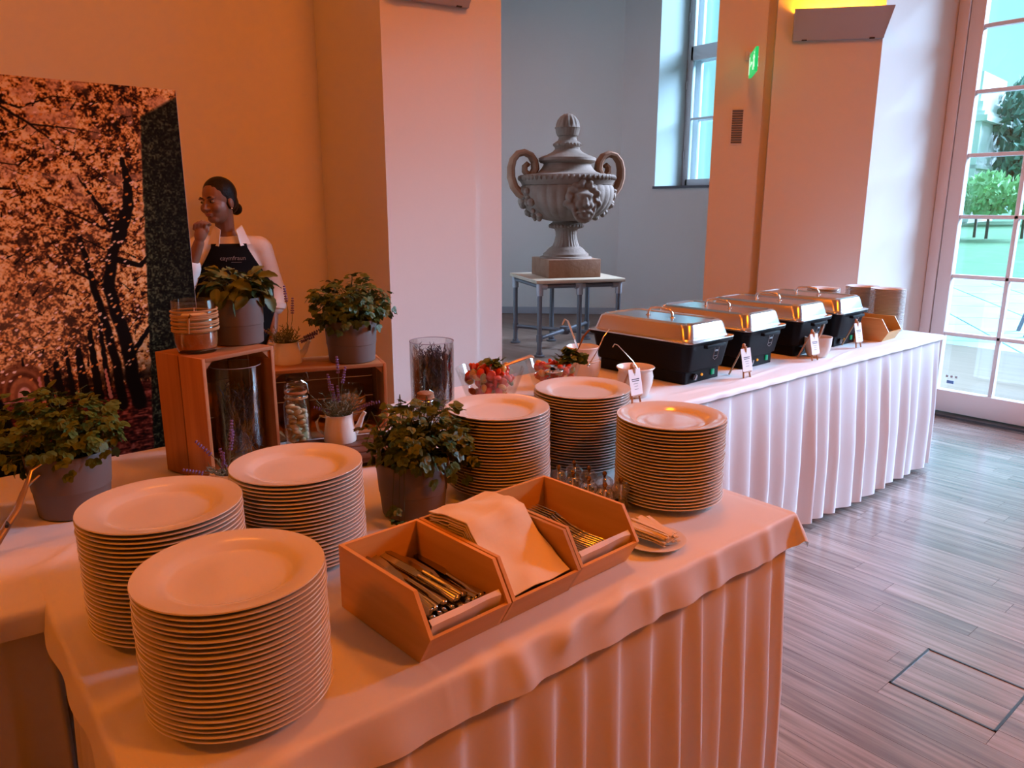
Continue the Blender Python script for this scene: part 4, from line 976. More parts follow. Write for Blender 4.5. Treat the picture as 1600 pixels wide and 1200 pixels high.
# ------------------------------------------------------------------ chafing dishes
def rrect(w_, l_, r, n=6):
    pts = []
    for cx, cy, a0 in [(w_ / 2 - r, l_ / 2 - r, 0), (-w_ / 2 + r, l_ / 2 - r, PI / 2), (-w_ / 2 + r, -l_ / 2 + r, PI), (w_ / 2 - r, -l_ / 2 + r, 1.5 * PI)]:
        for i in range(n + 1): a = a0 + PI / 2 * i / n; pts.append((cx + r * math.cos(a), cy + r * math.sin(a)))
    return pts
def loft(rings, cap0=True, cap1=True):
    b = MB(); n = len(rings[0][0]); vs = []; fs = []
    for pts, z in rings: vs += [(x, y, z) for x, y in pts]
    for j in range(len(rings) - 1):
        for i in range(n): fs.append((j * n + i, j * n + (i + 1) % n, (j + 1) * n + (i + 1) % n, (j + 1) * n + i))
    if cap0: fs.append(tuple(range(n))[::-1])
    if cap1: k = (len(rings) - 1) * n; fs.append(tuple(range(k, k + n)))
    b.add(vs, fs); return b
m_led = M('orange_lamp', (.8, .35, .02), .4, emit=(1, .40, .03), es=.5); m_grn = M('green_switch', (.0, .25, .12), .3, emit=(.0, .35, .16), es=.35)
m_prn = M('grey_print', (.42, .42, .44), .5)
ch = thing('chafing_dish', '', 'chafing dish', group='chafing dishes on the long table')
# local origin: middle of the footprint; front is -y
b = loft([(rrect(.240, .44, .012), 0), (rrect(.240, .44, .012), .046), (rrect(.262, .462, .02), .052)]); cbase = b.build('base', m_black, ch, 30)
b = loft([(rrect(.265, .468, .03), .052), (rrect(.300, .505, .035), .155), (rrect(.306, .511, .035), .158)]); cpan = b.build('water_pan', m_black, ch, 30)
b = loft([(rrect(.318, .523, .03), .156), (rrect(.322, .527, .03), .160), (rrect(.322, .527, .03), .168)]); b.build('rim', m_black, ch, 30)
b = loft([(rrect(.322, .527, .028), .168), (rrect(.326, .531, .03), .170), (rrect(.326, .531, .03), .174), (rrect(.296, .50, .035), .177), (rrect(.286, .491, .035), .182), (rrect(.268, .472, .04), .222), (rrect(.258, .462, .04), .234), (rrect(.236, .440, .035), .241), (rrect(.216, .420, .03), .241), (rrect(.206, .410, .03), .237)]); clid = b.build('lid', m_lid, ch, 28)
b = MB(); b.tube([(0, -.062, .236), (0, -.060, .256), (0, -.048, .268), (0, 0, .273), (0, .048, .268), (0, .060, .256), (0, .062, .236)], .0052, 10); b.ell((0, -.062, .238), (.009, .012, .003)); b.ell((0, .062, .238), (.009, .012, .003)); b.build('handle', m_steel, clid)
b = MB(); b.box((.0, -.272, .150), (.13, .02, .014), bev=.003); b.build('grip', m_black, cpan)
# printed shield on the front, leaning with the pan
sh = MB(); S0 = Vector((.045, -.2485, .112)); tlt = .17
def onf(x, z): return (S0.x + x, S0.y - z * tlt - .001, S0.z + z)
W2, H2 = .015, .026
ring = [(-W2, H2), (W2, H2), (W2, -H2 + .006), (0, -H2 - .002), (-W2, -H2 + .006)]
for i in range(5): sh.tube([onf(*ring[i]), onf(*ring[(i + 1) % 5])], .0009, 4)
for z in (.012, .008, -.012): sh.tube([onf(-W2 + .004, z), onf(W2 - .004, z)], .0011 if z > 0 else .0006, 4)
sh.build('shield_print', m_prn, cpan)
kn = MB(); kn.lathe([(0, .0), (.014, 0), (.013, .012), (0, .013)], 20, RX(PI / 2), (-.062, -.2205, .024)); kn.build('control_knob', m_blackg, cbase)
kn = MB(); kn.box((-.062, -.234, .024), (.004, .003, .022), RY(.6)); kn.build('knob_mark', m_prn, cbase, 0)
kn = MB(); kn.lathe([(0, 0), (.006, 0), (.005, .004), (0, .005)], 14, RX(PI / 2), (-.005, -.2205, .026)); kn.build('heating_lamp', m_led, cbase)
kn = MB(); kn.box((.070, -.222, .027), (.018, .006, .022), bev=.001); kn.build('power_switch', m_grn, cbase)
dl = ['nearest chafing dish, wide steel lid with a bright window reflection', 'second chafing dish from the front, behind the first card easel', 'third chafing dish, behind the card easel beside the low bowl', 'farthest chafing dish, next to the small side plates']
for i, (tx, ty) in enumerate([(2.645, 1.753), (3.075, 1.777), (3.505, 1.790), (3.880, 1.795)]):
    o = ch if i == 0 else copy_tree(ch); rz = math.radians(2.2); o.rotation_euler = (0, 0, rz); o['label'] = dl[i]
    c, s = math.cos(rz), math.sin(rz); lx, ly = -.163, .265
    o.location = (tx + lx * c - ly * s, ty + lx * s + ly * c, TZ + .0018)

# ------------------------------------------------------------------ little easels with menu cards
es = thing('menu_easel', '', 'easel', group='wooden card easels')
b = MB(); b.tube([(-.022, -.014, .0), (-.006, .012, .125)], .0038, 6); b.build('front_leg', m_pegw, es)
b = MB(); b.tube([(.022, -.014, .0), (.006, .012, .125)], .0038, 6); b.build('front_leg', m_pegw, es)
b = MB(); b.tube([(-.004, .072, .0), (0, .016, .122)], .0036, 6); b.build('rear_leg', m_pegw, es)
b = MB(); b.tube([(-.024, -.014, .026), (.024, -.014, .026)], .0035, 6); b.build('ledge', m_pegw, es)
b = MB(); b.ell((0, .012, .130), (.009, .006, .010)); b.box((0, .006, .116), (.010, .014, .024), bev=.001); b.build('clip', m_pegw, es)
def mcard():
    t = thing('menu_card', '', 'card', group='menu cards on the easels')
    b = MB(); b.box((0, 0, .0465), (.062, .0012, .093)); cdo = b.build('card', m_paper, t, 0)
    b = MB()
    for z, w_, h_ in [(.056, .040, .0030), (.0495, .036, .0026), (.040, .024, .0012), (.031, .018, .001), (.020, .020, .0012)]: b.box((0, -.0008, z), (w_, .0006, h_))
    b.lathe([(.0022, 0), (.0034, 0)], 12, RX(PI / 2), (0, -.0009, .077)); b.box((0, -.0008, .071), (.003, .0006, .002)); b.build('printed_lines', m_ink, cdo, 0)
    return t
mc = mcard()
for i, (x, y, rz, lab) in enumerate([(2.005, 1.735, .0, 'beside the front ceramic pot'), (2.655, 1.712, -.05, 'before the nearest chafing dish'), (3.205, 1.722, -.05, 'left of the low ceramic bowl'), (3.675, 1.752, -.05, 'farthest back, before the far cutlery bin')]):
    o = es if i == 0 else copy_tree(es); o.location = (x, y, TZ + .003); o.rotation_euler = (0, 0, rz); o['label'] = 'small wooden card easel ' + lab
    c = mc if i == 0 else copy_tree(mc); c['label'] = 'white printed menu card on the easel ' + lab
    c.location = Vector((x, y, TZ + .003)) + RZ(rz) @ Vector((0, -.0165, .0295)); c.rotation_euler = (-.215, 0, rz)
t = thing('card_holder', 'blank white card in a holder behind the farthest chafing dish', 'card', (3.985, 2.085, TZ + .002), .1)
b = MB(); b.box((0, 0, .006), (.06, .05, .012)); b.build('foot', m_black, t, 0)
b = MB(); b.box((0, 0, .105), (.075, .002, .19)); b.build('card', m_paper, t, 0)

# ------------------------------------------------------------------ stone urn on its pipe table
UR = math.atan2(-.369, .85); UC = (5.45, 5.70)
t = thing('pipe_table', 'square table with pale wooden top on grey pipe legs under the urn', 'table', (*UC, 0), UR)
b = MB(); b.box((0, 0, .735), (.93, .93, .034), bev=.004); b.build('tabletop', m_ttop, t, 30)
A_ = .415
legs = [(-A_, -A_), (0, -A_), (A_, -A_), (-A_, A_), (0, A_), (A_, A_)]
for (x, y) in legs:
    b = MB(); b.tube([(x, y, 0.012), (x, y, .70)], .024, 14); b.build('leg', m_pipe, t)
    b = MB(); b.lathe([(0, 0), (.055, 0), (.055, .010), (.032, .016), (.032, .04), (0, .04)], 20, None, (x, y, 0)); b.build('foot_flange', m_pipe, t)
    b = MB(); b.tube([(x, y, .60), (x, y, .715)], .034, 14)
    if x: b.tube([(x, y, .69), (x - math.copysign(.07, x), y, .69)], .033, 14)
    else: b.tube([(-.05, y, .69), (.05, y, .69)], .033, 14)
    b.build('pipe_joint', m_joint, t)
for y in (-A_, A_):
    b = MB(); b.tube([(-A_, y, .69), (A_, y, .69)], .022, 12); b.build('top_pipe', m_pipe, t)
for x in (-A_, A_):
    b = MB(); b.tube([(x, -A_, .69), (x, A_, .69)], .022, 12); b.build('top_pipe', m_pipe, t)
for (x, y) in [(-A_, -A_), (A_, -A_), (-A_, A_), (A_, A_)]:
    b = MB(); b.tube([(x, y, .18), (x * .06, y * .06, .18)], .021, 12); b.build('brace_pipe', m_pipe, t)
    b = MB(); b.tube([(x, y, .145), (x, y, .215)], .032, 12); b.build('pipe_joint', m_pipe, t)
b = MB(); b.tube([(0, 0, .14), (0, 0, .22)], .05, 14); b.build('centre_joint', m_pipe, t)

t = thing('stone_urn', 'large brown stone urn with scroll handles, mask and acorn finial', 'urn', (*UC, .752), UR)
def zz(y): return .18 + (1000 - y) * .0015
b = MB(); b.box((0, 0, .09), (.555, .555, .18), bev=.006); b.build('plinth', m_urnp, t, 30)
b = MB(); b.lathe([(0, .18), (.27, .18), (.262, .195), (.235, zz(985)), (.232, zz(970)), (.205, zz(958)), (.190, zz(945)), (.165, zz(930)), (.150, zz(925)), (.145, zz(920))], 64); b.build('foot', m_urn, t)
b = MB(); b.lathe([(.135, zz(925)), (.116, zz(890)), (.102, zz(850)), (.104, zz(825)), (.113, zz(808)), (.125, zz(803))], 96, mod=lambda r, z, a: (r * (1 + .045 * abs(math.sin(a * 12))), z)); b.build('fluted_stem', m_urn, t)
b = MB(); b.lathe([(.12, zz(806)), (.16, zz(800)), (.17, zz(785)), (.16, zz(770)), (.14, zz(762)), (.14, zz(752))], 64); b.build('collar', m_urn, t)
b = MB()
for k in range(26): a = 2 * PI * k / 26; b.ell((.165 * math.cos(a), .165 * math.sin(a), zz(786)), (.016, .016, .020), nu=8, nv=6)
b.build('bead_ring', m_urn, t)
b = MB(); b.lathe([(.13, zz(755)), (.20, zz(748)), (.285, zz(730)), (.355, zz(705)), (.41, zz(670)), (.446, zz(630)), (.462, zz(590)), (.462, zz(555)), (.452, zz(528)), (.44, zz(520))], 240, mod=lambda r, z, a: (r * (1 + .028 * abs(math.cos(a * 14)) ** .6 * min(1, (r - .12) / .15)), z)); b.build('gadrooned_bowl', m_urn, t, 60)
b = MB(); b.lathe([(.42, zz(522)), (.455, zz(518)), (.462, zz(505)), (.475, zz(495)), (.482, zz(480)), (.486, zz(465)), (.475, zz(455)), (.42, zz(450)), (.34, zz(444)), (.285, zz(430)), (.255, zz(410)), (.236, zz(388)), (.235, zz(378))], 96, mod=lambda r, z, a: (r * (1 + (.012 * math.sin(a * 44) if r < .34 and z > zz(440) else 0)), z)); b.build('rim', m_urn, t)
b = MB()
for k in range(56): a = 2 * PI * k / 56; b.ell((.476 * math.cos(a), .476 * math.sin(a), zz(474)), (.022, .022, .026), nu=7, nv=5)
b.build('egg_moulding', m_urn, t)
b = MB(); b.lathe([(.20, zz(384)), (.27, zz(374)), (.286, zz(362)), (.286, zz(345)), (.26, zz(336)), (.20, zz(322)), (.15, zz(304)), (.125, zz(288)), (.126, zz(276)), (.138, zz(268)), (.138, zz(252)), (.122, zz(243)), (.096, zz(232)), (.088, zz(215)), (.095, zz(206))], 72); b.build('lid', m_urn, t)
b = MB()
for k in range(24): a = 2 * PI * k / 24; b.ell((.132 * math.cos(a), .132 * math.sin(a), zz(259)), (.015, .015, .016), nu=7, nv=5)
b.build('bead_ring', m_urn, t)
b = MB(); b.lathe([(.06, zz(208)), (.10, zz(203)), (.112, zz(185)), (.118, zz(160)), (.126, zz(152)), (.118, zz(146)), (.114, zz(130)), (.10, zz(105)), (.075, zz(82)), (.04, zz(66)), (0, zz(60))], 96, mod=lambda r, z, a: (r * (1 + (.05 * math.sin(a * 14) * math.sin(z * 160) if z > zz(146) else .03 * abs(math.sin(a * 13)))), z)); b.build('acorn_finial', m_urn, t)
for s in (-1, 1):
    hp = []
    pl = [(.44, zz(590)), (.50, zz(572)), (.555, zz(530)), (.585, zz(470)), (.585, zz(410)), (.565, zz(360)), (.515, zz(322)), (.45, zz(312)), (.385, zz(330)), (.345, zz(368)), (.335, zz(415)), (.365, zz(450)), (.41, zz(455)), (.445, zz(430)), (.445, zz(400)), (.42, zz(385)), (.40, zz(395))]
    wd = [.045, .045, .042, .040, .038, .036, .034, .034, .036, .038, .040, .038, .034, .03, .028, .026, .02]
    b = MB(); b.tube([(s * x, 0, z) for x, z in pl], wd, 10, flat=1.7, up=(0, 1, 0)); b.build('scroll_handle', m_urnp, t)
    b = MB()
    for k in range(34):
        a = (0 if s > 0 else PI) + rnd.uniform(-.42, .42); z = zz(rnd.uniform(545, 735)); rr_ = .46 - max(0, (zz(620) - z)) ** 1.6 * 2.6 + .01
        b.ell((rr_ * math.cos(a), rr_ * math.sin(a), z), (rnd.uniform(.02, .045), rnd.uniform(.02, .045), rnd.uniform(.02, .04)), nu=8, nv=6)
    b.build('garland', m_urn, t)
# lion-like mask: one sculpted head on the front
b = MB(); my = -.455
b.ell((0, my + .02, zz(625)), (.105, .09, .135)); b.ell((0, my - .075, zz(628)), (.022, .03, .045)); b.ell((0, my - .085, zz(650)), (.03, .026, .018))
b.ell((0, my - .055, zz(585)), (.085, .035, .025), RX(.2))
for s in (-1, 1):
    b.ell((s * .05, my - .05, zz(648)), (.04, .035, .04)); b.ell((s * .042, my - .062, zz(595)), (.034, .022, .016), RZ(s * .2)); b.ell((s * .035, my - .06, zz(690)), (.045, .03, .02)); b.ell((s * .042, my - .062, zz(614)), (.018, .014, .010))
b.ell((0, my - .05, zz(712)), (.05, .035, .028)); b.ell((0, my - .04, zz(672)), (.05, .03, .012))
for k in range(30):
    a = -.25 + (PI + .5) * k / 29; rx_, rz_ = .145 + .02 * math.sin(k * 2.3), .165 + .02 * math.cos(k * 1.7)
    b.ell((rx_ * math.cos(a), my + .01 - .02 * math.sin(k * 1.3), zz(625) + rz_ * math.sin(a)), (.030, .04, .034), RY(a), nu=10, nv=7)
for k in range(12):
    a = -PI * (k + .5) / 12; b.ell((.11 * math.cos(a), my - .02, zz(640) + .16 * math.sin(a)), (.026, .03, .03), nu=8, nv=6)
me = remesh(b, .009, 2, .5); me.materials.append(m_urn); link('mask', me, t)

# ------------------------------------------------------------------ printed autumn panel
def vnoise(h, w_, cell, seed):
    r = np.random.RandomState(seed); gh, gw = int(h / cell) + 3, int(w_ / cell) + 3; g = r.rand(gh, gw)
    y = np.arange(h) / cell; x = np.arange(w_) / cell; yi = y.astype(int); xi = x.astype(int); fy = (y - yi)[:, None]; fx = (x - xi)[None, :]
    fy = fy * fy * (3 - 2 * fy); fx = fx * fx * (3 - 2 * fx)
    a = g[yi][:, xi]; b_ = g[yi][:, xi + 1]; c = g[yi + 1][:, xi]; d = g[yi + 1][:, xi + 1]
    return (a * (1 - fx) + b_ * fx) * (1 - fy) + (c * (1 - fx) + d * fx) * fy
PX0, PX1, PZ0, PZ1 = -.30, .737, .62, 1.778
def panel_image():
    W_, H_ = 620, 690
    U_ = np.linspace(PX0, PX1, W_)[None, :] + np.zeros((H_, 1)); Z_ = np.linspace(PZ0, PZ1, H_)[:, None] + np.zeros((1, W_))
    dx = (PX1 - PX0) / W_; r = np.random.RandomState(5)
    f = lambda c, s: vnoise(H_, W_, c, s)
    big = f(75, 1) * .6 + f(30, 2) * .4; mid = f(9, 3); fine = f(3.6, 4); vf = f(2.0, 6)
    leaf = .30 * big + .26 * mid + .30 * fine + .26 * vf
    leaf = np.clip((leaf - np.percentile(leaf, 4)) / (np.percentile(leaf, 97.5) - np.percentile(leaf, 4)), 0, 1)
    C = np.zeros((H_, W_, 3))
    ramp_x = [0, .28, .42, .55, .72, 1]; ramp = np.array([(.10, .05, .035), (.33, .17, .09), (.62, .37, .18), (.80, .56, .30), (.97, .74, .44), (1, .87, .66)])
    for k in range(3): C[..., k] = np.interp(leaf * 1.05, ramp_x, ramp[:, k])
    # bluish-pink sky gaps near the top and paler glow over the path
    gap = np.clip((f(18, 9) - .62) * 6, 0, 1) * np.clip((Z_ - 1.25) / .3, 0, 1); C = C * (1 - gap[..., None] * .6) + np.array([.84, .62, .48]) * gap[..., None] * .6
    glow = np.exp(-((U_ - .28) / .14) ** 2 - ((Z_ - 1.16) / .2) ** 2)[..., None]; C = C * (1 - .35 * glow) + np.array([.95, .70, .48]) * .35 * glow
    def line(pts, w0, w1, col, a=1.0, wob=.004):
        nonlocal C
        n = 80; pts = np.array(pts); t = np.linspace(0, len(pts) - 1, n); i = np.minimum(t.astype(int), len(pts) - 2); q = pts[i] + (pts[i + 1] - pts[i]) * (t - i)[:, None]
        for k in range(n):
            w_ = w0 + (w1 - w0) * k / n; cx = q[k, 0] + wob * math.sin(k * .5) * .3; cz = q[k, 1]
            x0_, x1_ = int((cx - w_ * 1.6 - PX0) / dx) - 1, int((cx + w_ * 1.6 - PX0) / dx) + 2; dz = (PZ1 - PZ0) / H_; z0_, z1_ = int((cz - w_ * 2 - PZ0) / dz) - 2, int((cz + w_ * 2 - PZ0) / dz) + 3
            x0_, z0_ = max(0, x0_), max(0, z0_)
            if x1_ <= x0_ or z1_ <= z0_: continue
            s = (slice(z0_, z1_), slice(x0_, x1_)); d = np.hypot(U_[s] - cx, Z_[s] - cz); m_ = np.clip((w_ * 1.15 - d) / (w_ * .3 + dx * .7), 0, 1)[..., None] * a
            C[s] = C[s] * (1 - m_) + np.array(col) * m_
    # ground of fallen leaves
    gz = .93; lit = f(3.2, 21) * .5 + f(8, 22) * .5; stripe = vnoise(H_ * 4, W_, 9, 23)[::4]
    G = np.zeros_like(C); gl = .55 * lit + .45 * stripe
    for k in range(3): G[..., k] = np.interp(gl, [0.2, .45, .62, .85], [(.10, .04, .04)[k], (.30, .12, .10)[k], (.55, .26, .20)[k], (.80, .48, .42)[k]])
    m_ = np.clip((gz - .012 * np.sin(U_ * 20) - Z_) / .008, 0, 1)[..., None]; C = C * (1 - m_) + G * m_
    pth = np.clip(1 - np.abs((Z_ - (.925 - .02 * (U_ - .2))) / .006), 0, 1) * (U_ < .36); C = C * (1 - pth[..., None] * .7) + np.array([.85, .62, .60]) * pth[..., None] * .7
    # receding tunnel of trees
    for k, (rx_, rz_, col) in enumerate([(.072, .105, (.42, .22, .12)), (.056, .085, (.62, .38, .22)), (.048, .075, (.30, .15, .08)), (.038, .060, (.72, .46, .28)), (.027, .043, (.50, .30, .20)), (.018, .030, (.90, .72, .66))]):
        d = np.hypot((U_ - .258) / rx_, (Z_ - .935) / rz_); mm = np.clip((1 - d) / .12, 0, 1) * (Z_ > .93); mm = (mm * (.65 + .35 * fine))[..., None]; C = C * (1 - mm) + np.array(col) * mm
    # dark distant trunks and understorey
    band = np.clip(1 - np.abs((Z_ - .955) / .055), 0, 1) * (U_ > .31) * (f(7, 31) > .40); C = C * (1 - band[..., None] * .85) + np.array([.05, .03, .03]) * band[..., None] * .85
    for cx, w_, top in [(.318, .010, 1.0), (.345, .012, 1.02), (.375, .008, 1.05), (.405, .014, 1.05), (.44, .012, 1.1), (.468, .009, 1.12)]:
        line([(cx, .905), (cx - .004, top)], w_, w_ * .5, (.045, .03, .03))
    for cx in (.302, .47): line([(cx, .90), (cx - .006, .985)], .005, .003, (.80, .56, .50))
    # big dark trunks with branches
    D = (.05, .03, .028)
    line([(.545, .87), (.535, .96), (.53, 1.06), (.512, 1.14), (.50, 1.22), (.515, 1.30), (.540, 1.37), (.555, 1.42)], .020, .012, D)
    line([(.500, .87), (.495, 1.0), (.480, 1.12), (.462, 1.22), (.452, 1.30), (.44, 1.37)], .014, .006, D)
    line([(.540, 1.36), (.575, 1.45), (.582, 1.52), (.572, 1.58)], .018, .006, D); line([(.540, 1.37), (.50, 1.45), (.455, 1.53)], .010, .002, D); line([(.53, 1.30), (.59, 1.28), (.63, 1.32)], .009, .004, D)
    line([(.52, 1.38), (.43, 1.43), (.36, 1.47)], .004, .0012, D); line([(.50, 1.33), (.42, 1.38), (.34, 1.40)], .003, .001, D); line([(.50, 1.22), (.42, 1.27), (.37, 1.36)], .005, .0015, D)
    line([(.54, 1.02), (.60, 1.10), (.62, 1.22)], .008, .003, D)
    line([(.30, 1.70), (.36, 1.66), (.43, 1.60), (.52, 1.53), (.60, 1.47)], .004, .002, D); line([(.28, 1.72), (.34, 1.70), (.42, 1.735), (.52, 1.73)], .004, .0015, D); line([(.36, 1.66), (.46, 1.655), (.58, 1.64)], .003, .0012, D)
    line([(.20, 1.57), (.32, 1.555), (.38, 1.60)], .003, .0014, D); line([(.22, 1.50), (.31, 1.492)], .005, .002, D); line([(.16, 1.62), (.28, 1.62), (.36, 1.66)], .003, .001, D)
    for k in range(150):
        x0_, z0_ = r.uniform(.15, .62), r.uniform(1.0, 1.72); a = r.uniform(.3, 2.6); L = r.uniform(.02, .07); line([(x0_, z0_), (x0_ + L * math.cos(a), z0_ + L * math.sin(a) * .6)], r.uniform(.001, .0028), .0008, D, .75)
    for k in range(700):
        x0_, z0_ = r.uniform(.1, .62), r.uniform(.98, 1.74); c_ = [(.97, .80, .62), (.90, .58, .28), (1, .86, .76)][k % 3]; line([(x0_, z0_), (x0_ + .004, z0_ + .003)], r.uniform(.0012, .0030), .0012, c_, .8)
    # clipped green hedge along the right edge
    hl = .630 - .06 * np.clip((1.684 - Z_), 0, 2) / .95 + .004 * (f(9, 41) - .5)
    hm = np.clip((U_ - hl) / .004, 0, 1) * np.clip((1.70 + (U_ - .63) * .6 - Z_) / .01, 0, 1); hn = f(2.4, 42) * .6 + f(5, 43) * .4
    HG = np.zeros_like(C)
    fade = np.clip((U_ - hl) / .12, 0, 1)
    for k in range(3): HG[..., k] = np.interp(hn, [.2, .5, .8], [(.02, .028, .02)[k], (.10, .12, .08)[k], (.34, .37, .27)[k]]) * (1.15 - .5 * fade)
    C = C * (1 - hm[..., None]) + HG * hm[..., None]
    # black trunk at the lower left
    line([(.215, .60), (.195, .80), (.165, .98), (.12, 1.1)], .05, .012, (.01, .008, .008)); line([(.16, .60), (.14, .85)], .06, .04, (.01, .008, .008))
    return np.clip(C, 0, 1), W_, H_
img, W_, H_ = panel_image()
lin = np.where(img <= .04045, img / 12.92, ((img + .055) / 1.055) ** 2.4)
t = thing('photo_panel', 'tall freestanding panel printed with an autumn avenue of trees', 'display panel', (.22, 2.42, 0))
b = MB(); b.box((.22 - .0015, 2.428, .9 - .012), (PX1 - PX0 + .003, .012, 1.78)); o = b.build('board', M('board_core', (.75, .70, .68), .6), t, 0); o.location = (-.22, -2.42, 0)
xs = np.linspace(PX0, PX1, W_); zs_ = np.linspace(PZ0, PZ1, H_)
XX, ZZ = np.meshgrid(xs, zs_); V_ = np.stack([XX.ravel() - .22, np.full(XX.size, 0.0), ZZ.ravel()], 1)
idx = np.arange(W_ * H_).reshape(H_, W_); F_ = np.stack([idx[:-1, :-1].ravel(), idx[:-1, 1:].ravel(), idx[1:, 1:].ravel(), idx[1:, :-1].ravel()], 1)
me = bpy.data.meshes.new('print'); me.vertices.add(len(V_)); me.vertices.foreach_set('co', V_.astype(np.float32).ravel())
me.loops.add(F_.size); me.loops.foreach_set('vertex_index', F_.astype(np.int32).ravel()); me.polygons.add(len(F_)); me.polygons.foreach_set('loop_start', np.arange(0, F_.size, 4, dtype=np.int32)); me.update(calc_edges=True)
ca = me.color_attributes.new('ink', 'FLOAT_COLOR', 'POINT'); ca.data.foreach_set('color', np.concatenate([lin.reshape(-1, 3), np.ones((W_ * H_, 1))], 1).astype(np.float32).ravel())
m_print = bpy.data.materials.new('autumn_print'); m_print.use_nodes = True; nt = m_print.node_tree
at = nt.nodes.new('ShaderNodeVertexColor'); at.layer_name = 'ink'; nt.links.new(at.outputs['Color'], nt.nodes['Principled BSDF'].inputs['Base Color']); nt.nodes['Principled BSDF'].inputs['Roughness'].default_value = .6; nt.nodes['Principled BSDF'].inputs['Specular IOR Level'].default_value = .12
me.materials.append(m_print); link('print', me, t)
for xx in (-.4, .4):
    b = MB(); b.box((xx, .15, .02), (.04, .45, .04)); b.build('foot', m_pipe, t, 0)

# ------------------------------------------------------------------ woman in the apron behind the panel
pr_ = thing('person', 'woman in a white shirt and black bib apron, hand at her mouth, beside the panel', 'person', (1.395, 4.02, 0), math.radians(-18.7)); pr_.scale = (1.0, 1.0, 0.99)
m_skin = M('skin', (.24, .115, .07), .5, sss=.08); m_hair = M('black_hair', (.008, .006, .005), .5, spec=.2, bump=.3, bscale=90)
m_shirt = M('white_shirt', (.76, .73, .70), .8, bump=.15, bscale=18); m_apron = M('black_apron', (.006, .006, .007), .8, spec=.08); m_trou = M('dark_trousers', (.02, .02, .022), .8)
HC = Vector((-.012, -.01, 1.487)); HR = RZ(math.radians(-42)) @ RX(math.radians(4)) @ RY(math.radians(-4))
def hp(x, y, z): return HC + HR @ Vector((x, y, z))
def he(b, c, r, R=None): b.ell(hp(*c), r, HR @ R if R is not None else HR, 20, 14)
def limb(b, pts, rs, n=14):
    """tapered limb of many rings"""
    P_ = []; R_ = []
    for k in range(len(pts) - 1):
        for j in range(6): u = j / 6; P_.append(Vector(pts[k]).lerp(Vector(pts[k + 1]), u)); R_.append(rs[k] + (rs[k + 1] - rs[k]) * u)
    P_.append(Vector(pts[-1])); R_.append(rs[-1]); b.tube(P_, R_, n)
    for q, r in zip(pts, rs): b.ell(q, r * .99, None, 14, 10)
b = MB()
he(b, (0, .014, .03), (.072, .090, .082)); he(b, (0, -.020, -.028), (.060, .066, .082)); he(b, (0, -.050, -.082), (.032, .030, .024)); he(b, (0, -.028, -.068), (.046, .045, .034))
b.tube([hp(0, -.080, .012), hp(0, -.094, -.010), hp(0, -.104, -.030), hp(0, -.090, -.038)], [.008, .009, .012, .010], 10)
for s in (-1, 1):
    he(b, (s * .010, -.090, -.033), (.008, .009, .007)); he(b, (s * .034, -.060, -.028), (.026, .022, .026)); he(b, (s * .030, -.078, .020), (.022, .010, .007)); he(b, (s * .071, .012, -.012), (.008, .018, .028))
he(b, (0, -.084, -.055), (.021, .009, .006)); he(b, (0, -.082, -.064), (.018, .009, .007))
limb(b, [hp(0, .022, -.04), (.012, .03, 1.33), (.025, .025, 1.27)], [.050, .047, .058])
limb(b, [(-.115, .02, 1.262), (.165, .02, 1.255)], [.048, .048]); b.ell((.025, .01, 1.16), (.140, .088, .15)); b.ell((.025, .01, 1.00), (.122, .085, .15)); b.ell((.025, .015, .86), (.155, .10, .12))
limb(b, [(.172, .02, 1.245), (.225, .035, 1.03), (.205, -.06, .80)], [.046, .038, .026])
limb(b, [(-.120, .02, 1.25), (-.205, -.07, 1.07), (-.118, -.125, 1.285)], [.046, .038, .026])
for s in (-1, 1): limb(b, [(.025 + s * .085, .015, .84), (.025 + s * .09, .005, .47), (.025 + s * .09, .03, .08)], [.082, .055, .038]); b.ell((.025 + s * .09, -.035, .035), (.042, .115, .034))
# hand at the mouth: palm, four curled fingers, thumb
b.ell((-.108, -.137, 1.325), (.030, .018, .042), RY(.25))
for k in range(4):
    x0 = -.136 + k * .0165; L = [.9, 1.05, 1.0, .85][k]
    b.tube([(x0, -.138, 1.35), (x0 + .006, -.152, 1.35 + .030 * L), (x0 + .022, -.148, 1.35 + .040 * L), (x0 + .032, -.134, 1.35 + .024 * L)], [.0078, .0074, .0070, .006], 8)
b.tube([(-.092, -.135, 1.31), (-.072, -.140, 1.345), (-.066, -.132, 1.378)], [.0095, .0085, .007], 8)
# hanging hand
b.ell((.200, -.075, .755), (.020, .034, .045))
for k in range(4): b.tube([(.205, -.102 + k * .018, .73), (.200, -.106 + k * .018, .685 - .006 * (k in (1, 2))), (.188, -.106 + k * .018, .658 - .006 * (k in (1, 2)))], [.008, .0075, .0065], 8)
b.tube([(.185, -.095, .765), (.172, -.112, .735), (.172, -.118, .71)], [.010, .009, .0075], 8)
me = remesh(b, .0042, 3, .4); me.materials.append(m_skin); link('body', me, pr_)
